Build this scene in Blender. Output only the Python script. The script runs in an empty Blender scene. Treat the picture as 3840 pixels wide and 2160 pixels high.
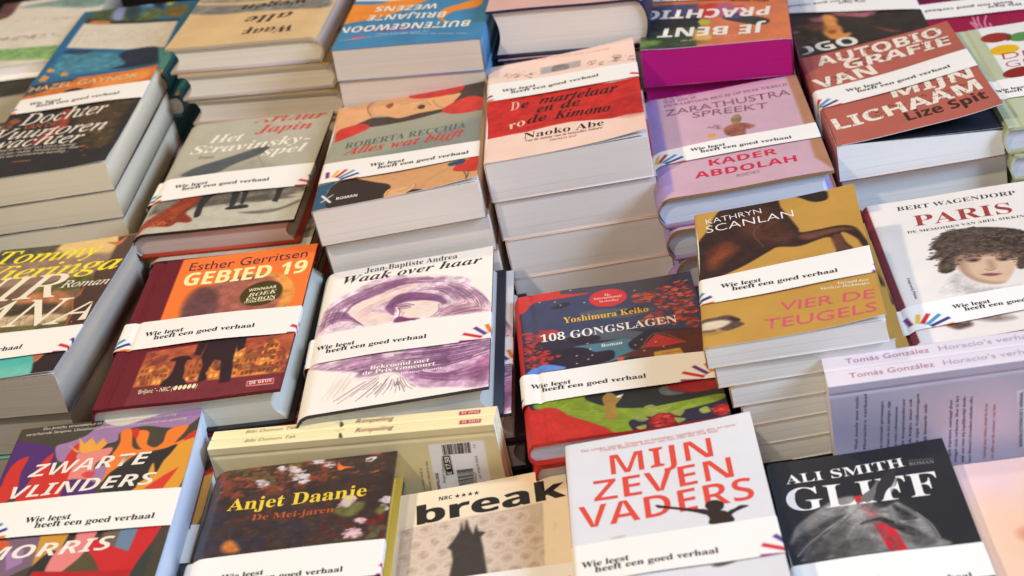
import bpy, math, random
import numpy as np
from mathutils import Matrix, Vector
from mathutils.geometry import tessellate_polygon

# ---------------------------------------------------------------- camera, light, exposure
CAM={'C': [0.0, -1.20909, 0.75123], 'X': [0.978365, -0.100417, -0.180881], 'Y': [0.206885, 0.474876, 0.855389], 'F': [0.0, 0.874305, -0.485377], 'lens': 60.332}

SC = bpy.context.scene
COL = SC.collection
cd = bpy.data.cameras.new('camera'); cam = bpy.data.objects.new('camera', cd); COL.objects.link(cam)
cam.matrix_world = Matrix(((CAM['X'][0], CAM['Y'][0], -CAM['F'][0], CAM['C'][0]), (CAM['X'][1], CAM['Y'][1], -CAM['F'][1], CAM['C'][1]),
                           (CAM['X'][2], CAM['Y'][2], -CAM['F'][2], CAM['C'][2]), (0, 0, 0, 1)))
cd.sensor_width = 36; cd.lens = CAM['lens']; cd.clip_start = .05; cd.clip_end = 50
cd.dof.use_dof = True; cd.dof.focus_distance = 1.34; cd.dof.aperture_fstop = 7.2
SC.camera = cam
W = bpy.data.worlds.new('World'); SC.world = W; W.use_nodes = True
W.node_tree.nodes['Background'].inputs[0].default_value = (1.0, .90, .80, 1)
W.node_tree.nodes['Background'].inputs[1].default_value = .20

def area(name, loc, target, size, power, colr, sy=None):
    l = bpy.data.lights.new(name, 'AREA'); l.energy = power; l.color = colr; l.size = size
    if sy: l.shape = 'RECTANGLE'; l.size_y = sy
    o = bpy.data.objects.new(name, l); COL.objects.link(o); o.location = loc
    o.rotation_euler = (Vector(target) - Vector(loc)).to_track_quat('-Z', 'Y').to_euler()
    o['label'] = name.replace('_', ' '); o['category'] = 'lamp'
    return o
area('warm_ceiling_spot', (-1.25, -.8, 2.25), (-.15, .05, .1), .12, 47, (1, .83, .60))
area('warm_back_spot', (-.5, .9, 2.4), (-.1, .2, .1), .2, 20, (1, .78, .52))
area('warm_front_fill', (-.2, -2.3, 1.5), (0, .1, .1), .3, 9, (1, .86, .70))  # fill light added to brighten the page edges facing the viewer
area('cool_window_light', (2.1, -1.2, 1.5), (0, 0, .1), .9, 108, (.52, .70, 1), 1.0)
SC.view_settings.view_transform = 'Standard'; SC.view_settings.look = 'None'; SC.view_settings.exposure = -.40; SC.view_settings.gamma = 1
SC.view_settings.use_curve_mapping = False
SC.cycles.max_bounces = 6; SC.cycles.use_denoising = True

# ---------------------------------------------------------------- measured data
PLACE={"B1":[-0.3834,0.339,0.17,-0.1473,0.0138,-0.0008,0.136,0.2164],"B2":[-0.2234,0.2521,0.122,-0.1789,0.0192,0.031,0.1442,0.2184],"B3":[-0.0678,0.1973,0.138,-0.1188,-0.0068,-0.0253,0.1433,0.2156],"B4":[0.0784,0.1904,0.1496,-0.1079,-0.0077,-0.0055,0.1379,0.2123],"B5":[0.2144,0.1337,0.1099,-0.0972,-0.0193,-0.0091,0.1411,0.2097],"B6":[0.3695,0.1734,0.104,-0.0944,-0.0224,0.0,0.14,0.2062],"C1":[-0.4034,0.0853,0.1102,-0.2337,0.0119,-0.0012,0.136,0.2185],"C2":[-0.2434,0.0186,0.0965,-0.1387,0.0161,0.0252,0.1463,0.2228],"C3":[-0.0916,-0.0242,0.0803,-0.1088,-0.0026,-0.0113,0.1443,0.219],"C4":[0.0681,-0.0947,0.0588,-0.0563,-0.0084,0.0367,0.1425,0.2162],"C5":[0.2027,-0.0967,0.1061,-0.1628,-0.0046,-0.0392,0.1279,0.2038],"C6":[0.3598,-0.0643,0.0567,-0.1094,-0.0159,-0.0009,0.142,0.2292],"D1":[-0.3314,-0.1843,0.0829,-0.1077,0.0109,0.0351,0.1436,0.213],"D3":[-0.1877,-0.2542,0.0549,-0.126,0.0025,0.0237,0.1354,0.213],"D4":[-0.0612,-0.289,0.0293,-0.0782,-0.0027,-0.0105,0.1279,0.213],"D5":[0.0702,-0.3158,0.0605,-0.0856,-0.0044,-0.0074,0.1323,0.213],"D6":[0.1996,-0.3464,0.0293,-0.0975,-0.0064,0.0129,0.1219,0.213],"A2":[-0.1878,0.4977,0.192,2.9322,0.0,-0.05,0.153,0.215],"A3":[-0.0282,0.4033,0.19,2.9322,0.0,-0.05,0.142,0.213],"A4":[0.1228,0.4073,0.195,2.9322,0.0,-0.05,0.146,0.215],"A5":[0.2478,0.3505,0.148,2.9496,0.0,-0.05,0.138,0.213],"A6":[0.3902,0.3829,0.095,3.002,0.0,-0.05,0.128,0.213],"A7":[0.5084,0.3489,0.09,3.002,0.0,0.0,0.14,0.213],"A1":[-0.4679,0.6707,0.16,2.9671,0.0,0.0,0.14,0.213],"AX":[-0.498,0.6193,0.148,2.9671,0.0,0.0,0.14,0.213],"AT":[-0.3527,0.5534,0.165,2.9845,0.0,-0.05,0.14,0.213],"A8":[0.5116,0.1542,0.1,-0.1134,0.0,0.0,0.14,0.215],"D7":[0.3296,-0.3709,0.012,-0.1134,0.0,0.0,0.138,0.213]}
LIFT={'B6': (0.0117, 1.7), 'B3': (0.003, 2.0), 'B4': (0.005, 2.0), 'C1': (0.003, 2.0), 'C5': (0.003, 2.5), 'D5': (0.002, 2)}
STAND={'R': {'p': [-0.2419, -0.1035, 0.07], 'yaw': -0.2135, 'L': 0.2185, 't': 0.0118, 'H': 0.146, 'z': 0.07}, 'H': {'p': [0.203, -0.1957, 0.082], 'yaw': -0.1256, 'L': 0.205, 't': 0.0185, 'H': 0.158, 'z': 0.082}}
ART={
"C2":[["FILL",[105,24,38],0.06,2.0],["P",[250,122,52],[[2.68,22.63],[14.99,22.77],[14.95,11.14],[2.66,11.55]],0,0,0.06,1],["E",[226,150,72],[8.91,13.58],[13.73,13.9],[9.07,18.55],0.25,0.06,1],["E",[170,98,82],[8.48,13.59],[12.65,13.83],[8.59,18.33],0.3,0.2,1],["E",[95,62,66],[5.77,13.65],[7.35,13.77],[5.41,17.26],0.2,0.35,0.85],["P",[176,84,56],[[2.6,7.7],[14.74,8.04],[14.68,3.07],[14.43,2.16],[2.57,2.5]],0,0.35,0.06,1],["P",[206,116,54],[[2.67,2.57],[3.87,2.54],[3.8,5.3],[3.14,6.17],[2.58,5.32]],0,0.25,0.06,1],["P",[244,186,90],[[2.83,2.84],[3.02,2.83],[3.01,3.3],[2.81,3.3]],0,0,0.06,1],["P",[140,72,48],[[3.17,2.83],[3.36,2.82],[3.34,3.29],[3.15,3.3]],0,0,0.06,1],["P",[140,72,48],[[3.5,2.82],[3.69,2.82],[3.68,3.29],[3.49,3.29]],0,0,0.06,1],["P",[126,62,44],[[2.8,3.69],[2.99,3.69],[2.98,4.16],[2.79,4.17]],0,0,0.06,1],["P",[126,62,44],[[3.14,3.69],[3.33,3.68],[3.32,4.16],[3.13,4.16]],0,0,0.06,1],["P",[126,62,44],[[3.48,3.68],[3.67,3.67],[3.66,4.15],[3.46,4.15]],0,0,0.06,1],["P",[126,62,44],[[2.77,4.56],[2.97,4.56],[2.95,5.04],[2.76,5.04]],0,0,0.06,1],["P",[140,72,48],[[3.11,4.55],[3.31,4.55],[3.29,5.03],[3.1,5.03]],0,0,0.06,1],["P",[244,186,90],[[3.45,4.54],[3.65,4.54],[3.63,5.02],[3.44,5.02]],0,0,0.06,1],["P",[222,134,58],[[3.98,2.54],[5.23,2.51],[5.19,4.56],[4.52,5.43],[3.93,4.59]],0,0.25,0.06,1],["P",[244,186,90],[[4.15,2.74],[4.35,2.73],[4.34,3.2],[4.14,3.21]],0,0,0.06,1],["P",[244,186,90],[[4.5,2.73],[4.7,2.73],[4.69,3.19],[4.49,3.2]],0,0,0.06,1],["P",[140,72,48],[[4.85,2.72],[5.05,2.72],[5.04,3.19],[4.84,3.19]],0,0,0.06,1],["P",[140,72,48],[[4.13,3.59],[4.33,3.59],[4.32,4.06],[4.12,4.07]],0,0,0.06,1],["P",[126,62,44],[[4.48,3.59],[4.68,3.58],[4.67,4.06],[4.47,4.06]],0,0,0.06,1],["P",[126,62,44],[[4.83,3.58],[5.04,3.57],[5.03,4.05],[4.82,4.05]],0,0,0.06,1],["P",[188,98,52],[[5.26,2.51],[6.43,2.49],[6.41,4.93],[5.78,5.8],[5.22,4.96]],0,0.25,0.06,1],["P",[140,72,48],[[5.42,2.75],[5.61,2.75],[5.6,3.21],[5.41,3.22]],0,0,0.06,1],["P",[126,62,44],[[5.75,2.74],[5.94,2.74],[5.93,3.21],[5.74,3.21]],0,0,0.06,1],["P",[126,62,44],[[6.08,2.74],[6.26,2.73],[6.26,3.2],[6.07,3.2]],0,0,0.06,1],["P",[140,72,48],[[5.41,3.6],[5.6,3.6],[5.59,4.07],[5.4,4.08]],0,0,0.06,1],["P",[140,72,48],[[5.74,3.6],[5.92,3.59],[5.92,4.07],[5.73,4.07]],0,0,0.06,1],["P",[244,186,90],[[6.07,3.59],[6.25,3.59],[6.25,4.06],[6.06,4.06]],0,0,0.06,1],["P",[188,98,52],[[6.53,2.49],[7.85,2.46],[7.86,5.12],[7.16,5.99],[6.51,5.15]],0,0.25,0.06,1],["P",[244,186,90],[[6.71,2.74],[6.93,2.74],[6.92,3.21],[6.71,3.21]],0,0,0.06,1],["P",[140,72,48],[[7.09,2.74],[7.3,2.73],[7.3,3.2],[7.08,3.2]],0,0,0.06,1],["P",[244,186,90],[[7.46,2.73],[7.67,2.72],[7.67,3.19],[7.46,3.2]],0,0,0.06,1],["P",[126,62,44],[[6.71,3.6],[6.92,3.59],[6.92,4.07],[6.71,4.07]],0,0,0.06,1],["P",[126,62,44],[[7.08,3.59],[7.3,3.59],[7.29,4.06],[7.08,4.06]],0,0,0.06,1],["P",[126,62,44],[[7.46,3.58],[7.67,3.58],[7.67,4.05],[7.45,4.05]],0,0,0.06,1],["P",[140,72,48],[[6.7,4.46],[6.92,4.46],[6.91,4.93],[6.7,4.94]],0,0,0.06,1],["P",[140,72,48],[[7.08,4.45],[7.29,4.45],[7.29,4.92],[7.08,4.93]],0,0,0.06,1],["P",[126,62,44],[[7.45,4.44],[7.67,4.44],[7.67,4.92],[7.45,4.92]],0,0,0.06,1],["P",[206,116,54],[[7.96,2.46],[9.47,2.42],[9.5,5.85],[8.72,6.73],[7.97,5.88]],0,0.25,0.06,1],["P",[140,72,48],[[8.18,2.79],[8.42,2.78],[8.42,3.25],[8.18,3.25]],0,0,0.06,1],["P",[244,186,90],[[8.6,2.78],[8.84,2.77],[8.84,3.24],[8.6,3.24]],0,0,0.06,1],["P",[244,186,90],[[9.02,2.77],[9.26,2.76],[9.26,3.23],[9.02,3.24]],0,0,0.06,1],["P",[140,72,48],[[8.18,3.64],[8.42,3.63],[8.42,4.11],[8.18,4.11]],0,0,0.06,1],["P",[244,186,90],[[8.6,3.63],[8.84,3.63],[8.85,4.1],[8.6,4.1]],0,0,0.06,1],["P",[126,62,44],[[9.03,3.62],[9.27,3.62],[9.27,4.09],[9.03,4.09]],0,0,0.06,1],["P",[140,72,48],[[8.18,4.5],[8.42,4.5],[8.43,4.97],[8.18,4.98]],0,0,0.06,1],["P",[140,72,48],[[8.61,4.49],[8.85,4.49],[8.85,4.96],[8.61,4.97]],0,0,0.06,1],["P",[244,186,90],[[9.03,4.48],[9.28,4.48],[9.28,4.95],[9.04,4.96]],0,0,0.06,1],["P",[222,134,58],[[9.5,2.42],[10.88,2.39],[10.96,6.37],[10.24,7.25],[9.54,6.4]],0,0.25,0.06,1],["P",[126,62,44],[[9.7,2.81],[9.92,2.8],[9.92,3.27],[9.7,3.27]],0,0,0.06,1],["P",[140,72,48],[[10.08,2.8],[10.3,2.79],[10.31,3.26],[10.09,3.27]],0,0,0.06,1],["P",[140,72,48],[[10.47,2.79],[10.69,2.79],[10.7,3.25],[10.48,3.26]],0,0,0.06,1],["P",[126,62,44],[[9.71,3.66],[9.93,3.65],[9.93,4.13],[9.71,4.13]],0,0,0.06,1],["P",[126,62,44],[[10.1,3.65],[10.32,3.65],[10.33,4.12],[10.1,4.12]],0,0,0.06,1],["P",[126,62,44],[[10.48,3.64],[10.71,3.64],[10.72,4.11],[10.49,4.11]],0,0,0.06,1],["P",[140,72,48],[[9.72,4.52],[9.94,4.52],[9.95,4.99],[9.72,5.0]],0,0,0.06,1],["P",[244,186,90],[[10.11,4.51],[10.33,4.51],[10.34,4.98],[10.12,4.99]],0,0,0.06,1],["P",[140,72,48],[[10.5,4.5],[10.72,4.5],[10.73,4.97],[10.51,4.98]],0,0,0.06,1],["P",[244,186,90],[[9.73,5.39],[9.95,5.39],[9.96,5.87],[9.73,5.88]],0,0,0.06,1],["P",[244,186,90],[[10.12,5.38],[10.35,5.38],[10.35,5.86],[10.13,5.87]],0,0,0.06,1],["P",[244,186,90],[[10.51,5.37],[10.74,5.37],[10.75,5.85],[10.52,5.86]],0,0,0.06,1],["P",[222,134,58],[[10.93,2.39],[12.21,2.37],[12.29,5.23],[11.64,6.1],[10.99,5.26]],0,0.25,0.06,1],["P",[126,62,44],[[11.12,2.67],[11.32,2.67],[11.33,3.13],[11.13,3.14]],0,0,0.06,1],["P",[140,72,48],[[11.48,2.66],[11.68,2.66],[11.69,3.12],[11.49,3.13]],0,0,0.06,1],["P",[126,62,44],[[11.83,2.65],[12.04,2.65],[12.05,3.11],[11.85,3.12]],0,0,0.06,1],["P",[244,186,90],[[11.13,3.52],[11.34,3.52],[11.35,3.99],[11.14,3.99]],0,0,0.06,1],["P",[244,186,90],[[11.5,3.51],[11.7,3.51],[11.71,3.98],[11.51,3.98]],0,0,0.06,1],["P",[140,72,48],[[11.86,3.5],[12.06,3.5],[12.08,3.97],[11.87,3.97]],0,0,0.06,1],["P",[140,72,48],[[11.15,4.38],[11.36,4.37],[11.37,4.85],[11.16,4.85]],0,0,0.06,1],["P",[126,62,44],[[11.52,4.37],[11.72,4.37],[11.74,4.84],[11.53,4.85]],0,0,0.06,1],["P",[140,72,48],[[11.88,4.36],[12.09,4.36],[12.1,4.83],[11.89,4.84]],0,0,0.06,1],["P",[222,134,58],[[12.26,2.36],[13.52,2.34],[13.68,6.68],[13.04,7.57],[12.39,6.72]],0,0.25,0.06,1],["P",[140,72,48],[[12.45,2.78],[12.65,2.78],[12.66,3.25],[12.46,3.25]],0,0,0.06,1],["P",[126,62,44],[[12.8,2.78],[13.0,2.77],[13.02,3.24],[12.82,3.24]],0,0,0.06,1],["P",[126,62,44],[[13.16,2.77],[13.36,2.77],[13.38,3.23],[13.17,3.23]],0,0,0.06,1],["P",[244,186,90],[[12.47,3.64],[12.68,3.63],[12.69,4.1],[12.49,4.11]],0,0,0.06,1],["P",[126,62,44],[[12.83,3.63],[13.03,3.62],[13.05,4.09],[12.85,4.1]],0,0,0.06,1],["P",[140,72,48],[[13.19,3.62],[13.39,3.61],[13.41,4.08],[13.2,4.09]],0,0,0.06,1],["P",[244,186,90],[[12.5,4.49],[12.7,4.49],[12.72,4.97],[12.51,4.97]],0,0,0.06,1],["P",[244,186,90],[[12.86,4.49],[13.06,4.48],[13.08,4.96],[12.87,4.96]],0,0,0.06,1],["P",[126,62,44],[[13.22,4.48],[13.42,4.47],[13.44,4.95],[13.23,4.95]],0,0,0.06,1],["P",[126,62,44],[[12.53,5.36],[12.73,5.36],[12.75,5.84],[12.54,5.84]],0,0,0.06,1],["P",[140,72,48],[[12.89,5.36],[13.09,5.35],[13.11,5.83],[12.9,5.84]],0,0,0.06,1],["P",[126,62,44],[[13.25,5.35],[13.45,5.34],[13.47,5.82],[13.26,5.83]],0,0,0.06,1],["P",[140,72,48],[[12.55,6.24],[12.76,6.24],[12.78,6.72],[12.57,6.73]],0,0,0.06,1],["P",[140,72,48],[[12.92,6.23],[13.12,6.23],[13.14,6.71],[12.93,6.72]],0,0,0.06,1],["P",[126,62,44],[[13.28,6.22],[13.48,6.22],[13.5,6.71],[13.29,6.71]],0,0,0.06,1],["P",[188,98,52],[[13.52,2.34],[14.81,2.31],[14.93,4.94],[14.29,5.8],[13.62,4.97]],0,0.25,0.06,1],["P",[244,186,90],[[13.71,2.59],[13.92,2.59],[13.94,3.05],[13.73,3.06]],0,0,0.06,1],["P",[244,186,90],[[14.07,2.59],[14.28,2.58],[14.3,3.04],[14.09,3.05]],0,0,0.06,1],["P",[140,72,48],[[14.43,2.58],[14.64,2.57],[14.66,3.04],[14.45,3.04]],0,0,0.06,1],["P",[126,62,44],[[13.74,3.44],[13.95,3.44],[13.97,3.9],[13.76,3.91]],0,0,0.06,1],["P",[140,72,48],[[14.11,3.43],[14.31,3.43],[14.33,3.9],[14.13,3.9]],0,0,0.06,1],["P",[140,72,48],[[14.47,3.42],[14.68,3.42],[14.7,3.89],[14.49,3.89]],0,0,0.06,1],["P",[140,72,48],[[13.78,4.3],[13.99,4.29],[14.0,4.77],[13.79,4.77]],0,0,0.06,1],["P",[126,62,44],[[14.14,4.29],[14.35,4.28],[14.37,4.76],[14.16,4.76]],0,0,0.06,1],["P",[244,186,90],[[14.51,4.28],[14.72,4.27],[14.74,4.75],[14.53,4.75]],0,0,0.06,1],["NZ",[96,44,44],[[2.79,3.97],[2.77,7.66],[14.58,7.49],[14.38,2.45],[3.12,2.53]],1.4,0.52,0.6],["P",[118,42,52],[[2.55,2.57],[14.49,2.29],[14.69,-0.56],[2.51,-0.29]],0,0.1,0.06,1],["P",[50,28,36],[[4.81,2.39],[5.32,3.73],[5.41,4.83],[5.38,5.68],[4.9,5.81],[5.19,6.26],[6.15,6.34],[6.73,5.76],[6.37,5.65],[6.26,5.01],[6.44,3.92],[6.46,3.23],[6.84,2.6],[6.78,2.1]],1,0,0.06,1],["P",[48,28,36],[[7.62,8.39],[10.11,8.6],[10.13,5.27],[10.39,3.12],[10.42,1.89],[9.56,1.85],[9.39,3.32],[9.16,5.04],[8.62,5.23],[8.22,3.56],[8.51,2.54],[7.8,2.25],[7.72,3.66],[7.77,4.63],[7.44,5.82]],0,0,0.06,1],["P",[48,28,36],[[6.8,7.98],[7.62,8.39],[7.51,7.25],[7.32,6.11],[6.75,6.37]],0,0,0.06,1],["P",[48,28,36],[[9.95,8.33],[10.73,8.32],[10.79,6.56],[10.31,6.05],[10.05,7.29]],0,0,0.06,1],["T","Esther Gerritsen","sans",[70,36,66],[3.54,20.09],[13.97,20.03],1.36,0],["T","GEBIED 19","heavy",[252,240,170],[3.49,17.57],[14.18,17.38],2.12,2],["E",[72,60,22],[10.81,14.81],[12.62,14.87],[10.74,16.81],0,0.06,1],["T","WINNAAR","sansb",[235,225,180],[9.62,15.35],[12.0,15.38],0.44,0],["T","BOEK","bi",[235,225,180],[9.69,14.43],[12.16,14.55],0.59,1],["T","ENBON","serif",[235,225,180],[9.61,13.78],[12.17,13.74],0.49,0],["T","LITERATUURPRIJS","sansb",[235,225,180],[9.59,13.46],[12.16,13.47],0.27,0],["T","‘Briljant.’ - NRC (●●●●●)","sanso",[235,225,180],[3.19,1.51],[7.89,1.54],0.57,0],["P",[235,205,195],[[11.84,1.63],[13.97,1.61],[14.03,0.81],[11.9,0.89]],0,0,0.06,1],["P",[178,34,42],[[11.91,1.53],[13.93,1.52],[13.97,0.91],[11.95,0.97]],0,0,0.06,1],["T","DE GEUS","sansb",[240,225,220],[12.1,1.09],[13.82,1.15],0.39,0],["BAND",[8.1,7.97,12.26,11.97],[2.78,9.27],[11.15,9.29]]],
"C3":[["FILL",[246,238,228],0.015,2.0],["P",[224,196,208],[[0.06,11.7],[0.14,14.02],[0.61,15.96],[1.57,17.29],[2.76,18.23],[3.96,19.18],[5.64,19.64],[8.24,18.93],[11.25,17.66],[12.53,16.81],[12.72,15.74],[13.67,14.12],[14.19,12.67],[14.42,11.65],[14.43,10.78],[11.08,11.16],[9.53,11.5],[6.59,11.81],[4.14,11.89],[1.69,11.8]],1,0.45,0.15,1],["P",[240,214,202],[[2.45,14.24],[2.69,15.29],[4.18,16.43],[6.21,17.42],[7.53,17.98],[8.24,17.24],[6.32,15.89],[4.88,15.06],[4.19,14.24],[5.3,13.88],[6.45,12.8],[5.77,12.0],[4.3,11.99],[3.06,13.01]],1,0.1,0.15,1],["P",[140,92,134],[[5.58,14.51],[6.31,16.06],[7.54,16.31],[8.83,15.72],[9.94,15.03],[10.73,13.8],[10.51,13.31],[9.32,14.26],[8.06,14.59],[6.83,14.43],[6.47,13.58],[6.35,12.99],[5.8,13.8]],1,0.3,0.12,1],["P",[242,222,208],[[6.42,14.32],[7.22,14.78],[8.89,14.48],[10.17,13.66],[10.06,12.43],[9.44,11.68],[7.39,12.1],[6.87,12.5],[7.1,12.87],[6.73,13.5]],1,0.06,0.12,1],["P",[140,90,128],[[6.63,14.33],[7.25,14.4],[7.77,13.99],[7.28,13.9],[6.78,13.99]],1,0.2,0.1,0.8],["P",[120,60,100],[[6.52,12.3],[6.95,12.61],[7.63,12.1],[8.55,11.73],[7.42,11.63],[6.52,11.76]],1,0.2,0.12,1],["P",[214,160,165],[[6.79,13.72],[7.14,12.86],[6.95,12.56],[7.25,13.01]],1,0,0.12,1],["P",[225,190,192],[[10.15,12.08],[11.1,12.88],[12.22,13.47],[13.44,13.23],[14.12,12.06],[14.14,11.03],[11.48,11.34]],1,0.3,0.2,1],["FL",[108,54,100],[[0.32,12.39],[0.68,15.29],[2.82,17.54],[6.11,18.97],[10.4,17.86]],[[2.33,13.8],[2.99,15.68],[4.59,16.63],[7.03,17.81],[10.43,17.01]],55,0.045,0.75],["FL",[108,54,100],[[7.62,16.45],[9.65,15.94],[11.04,14.34],[11.41,13.26]],[[11.68,17.26],[12.99,15.16],[14.1,13.02],[14.42,11.49]],61,0.045,0.75],["FL",[108,54,100],[[0.05,11.86],[1.55,13.26],[2.8,13.17],[4.14,11.89]],[[0.14,14.02],[1.06,14.84],[2.25,14.62],[2.84,13.64]],48,0.045,0.75],["FL",[108,54,100],[[9.53,11.66],[11.01,12.91],[12.38,13.42]],[[10.67,11.45],[12.68,11.42],[14.38,10.96]],40,0.045,0.75],["FL",[108,54,100],[[2.79,17.88],[5.27,18.74],[7.81,18.99]],[[4.6,16.46],[6.66,17.1],[8.25,17.07]],32,0.045,0.7],["P",[196,156,182],[[0.16,6.88],[0.56,7.17],[2.7,8.09],[5.26,8.1],[9.24,7.76],[14.5,6.9],[14.62,0.44],[11.11,0.96],[9.19,1.48],[7.96,3.08],[6.72,4.21],[4.96,3.96],[4.0,4.31],[4.01,5.02],[1.48,6.03]],1,0.5,0.15,1],["P",[232,206,210],[[0.92,6.8],[2.57,7.76],[3.8,7.39],[2.69,6.56],[1.61,6.31]],1,0.2,0.2,1],["P",[236,214,214],[[5.98,6.87],[6.89,7.48],[8.16,7.38],[7.12,6.38],[6.27,6.21]],1,0.2,0.2,1],["P",[222,190,198],[[9.06,3.94],[11.04,2.51],[11.52,1.89],[9.9,2.58]],1,0.2,0.2,1],["P",[168,112,146],[[12.79,2.55],[14.04,4.43],[14.51,4.0],[14.41,1.25],[13.36,1.14]],1,0.4,0.2,1],["P",[205,165,185],[[4.15,8.02],[5.1,8.03],[5.03,6.0],[4.46,6.17]],1,0.4,0.2,1],["FL",[108,54,100],[[0.28,6.85],[2.9,7.66],[6.1,7.42]],[[3.97,4.6],[6.31,4.62],[7.83,5.16]],48,0.045,0.75],["FL",[80,36,82],[[6.1,7.42],[10.86,6.85],[14.51,6.61]],[[7.52,3.84],[10.98,3.93],[14.54,4.85]],72,0.045,0.75],["FL",[108,54,100],[[7.93,3.43],[11.07,1.82],[14.41,1.25]],[[7.86,4.58],[11.02,2.94],[14.04,4.14]],48,0.045,0.75],["FL",[110,50,80],[[5.58,3.99],[4.12,2.88],[1.94,0.86]],[[7.95,3.15],[8.72,1.82],[9.58,1.29]],26,0.06,0.8],["FL",[190,140,120],[[2.72,5.4],[1.48,1.59]],[[4.05,4.58],[2.86,1.61]],20,0.04,0.5],["L",[108,54,100],[[6.47,14.3],[6.83,14.51],[7.41,14.48],[8.01,14.04]],0.11,0.9],["L",[108,54,100],[[6.65,14.0],[7.12,13.72],[7.78,13.8]],0.1,0.9],["L",[108,54,100],[[6.78,13.88],[6.88,13.37],[6.85,12.83],[6.84,12.51],[7.18,12.25]],0.08,0.8],["L",[108,54,100],[[7.24,11.95],[7.73,11.89],[8.23,11.57]],0.1,0.9],["L",[150,90,120],[[10.09,13.45],[10.1,12.41],[9.53,11.66]],0.08,0.7],["FL",[108,54,100],[[5.63,13.85],[6.49,15.84],[7.97,16.09],[9.69,15.11]],[[6.4,13.45],[6.89,14.73],[8.04,14.92],[10.5,13.55]],21,0.045,0.75],["FL",[150,96,130],[[7.74,14.45],[8.91,14.23],[10.01,13.55]],[[8.32,12.99],[9.16,12.56],[9.89,12.48]],14,0.035,0.4],["FL",[170,110,130],[[2.84,13.64],[4.03,15.17],[6.28,16.4]],[[3.31,13.01],[4.6,14.35],[6.49,15.75]],18,0.035,0.5],["T","Jean-Baptiste Andrea","serifl",[45,42,42],[3.35,20.88],[11.34,20.82],0.83,0],["T","Waak over haar","bi",[38,36,36],[1.54,19.6],[13.49,19.25],1.2,0],["T","Bekroond met","serif",[250,240,225],[5.07,4.99],[9.72,4.91],0.52,0],["T","de Prix Goncourt","serif",[250,240,225],[4.54,4.37],[10.21,4.28],0.52,0],["T","Vertaald door Martine Woudt","serif",[240,225,230],[3.94,3.66],[10.75,3.61],0.31,0],["T","UU","sans",[110,70,90],[7.13,2.21],[7.57,2.18],0.62,0],["BAND",[7.23,6.78,11.45,10.86],[1.22,8.5],[9.35,8.23]]],
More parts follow.
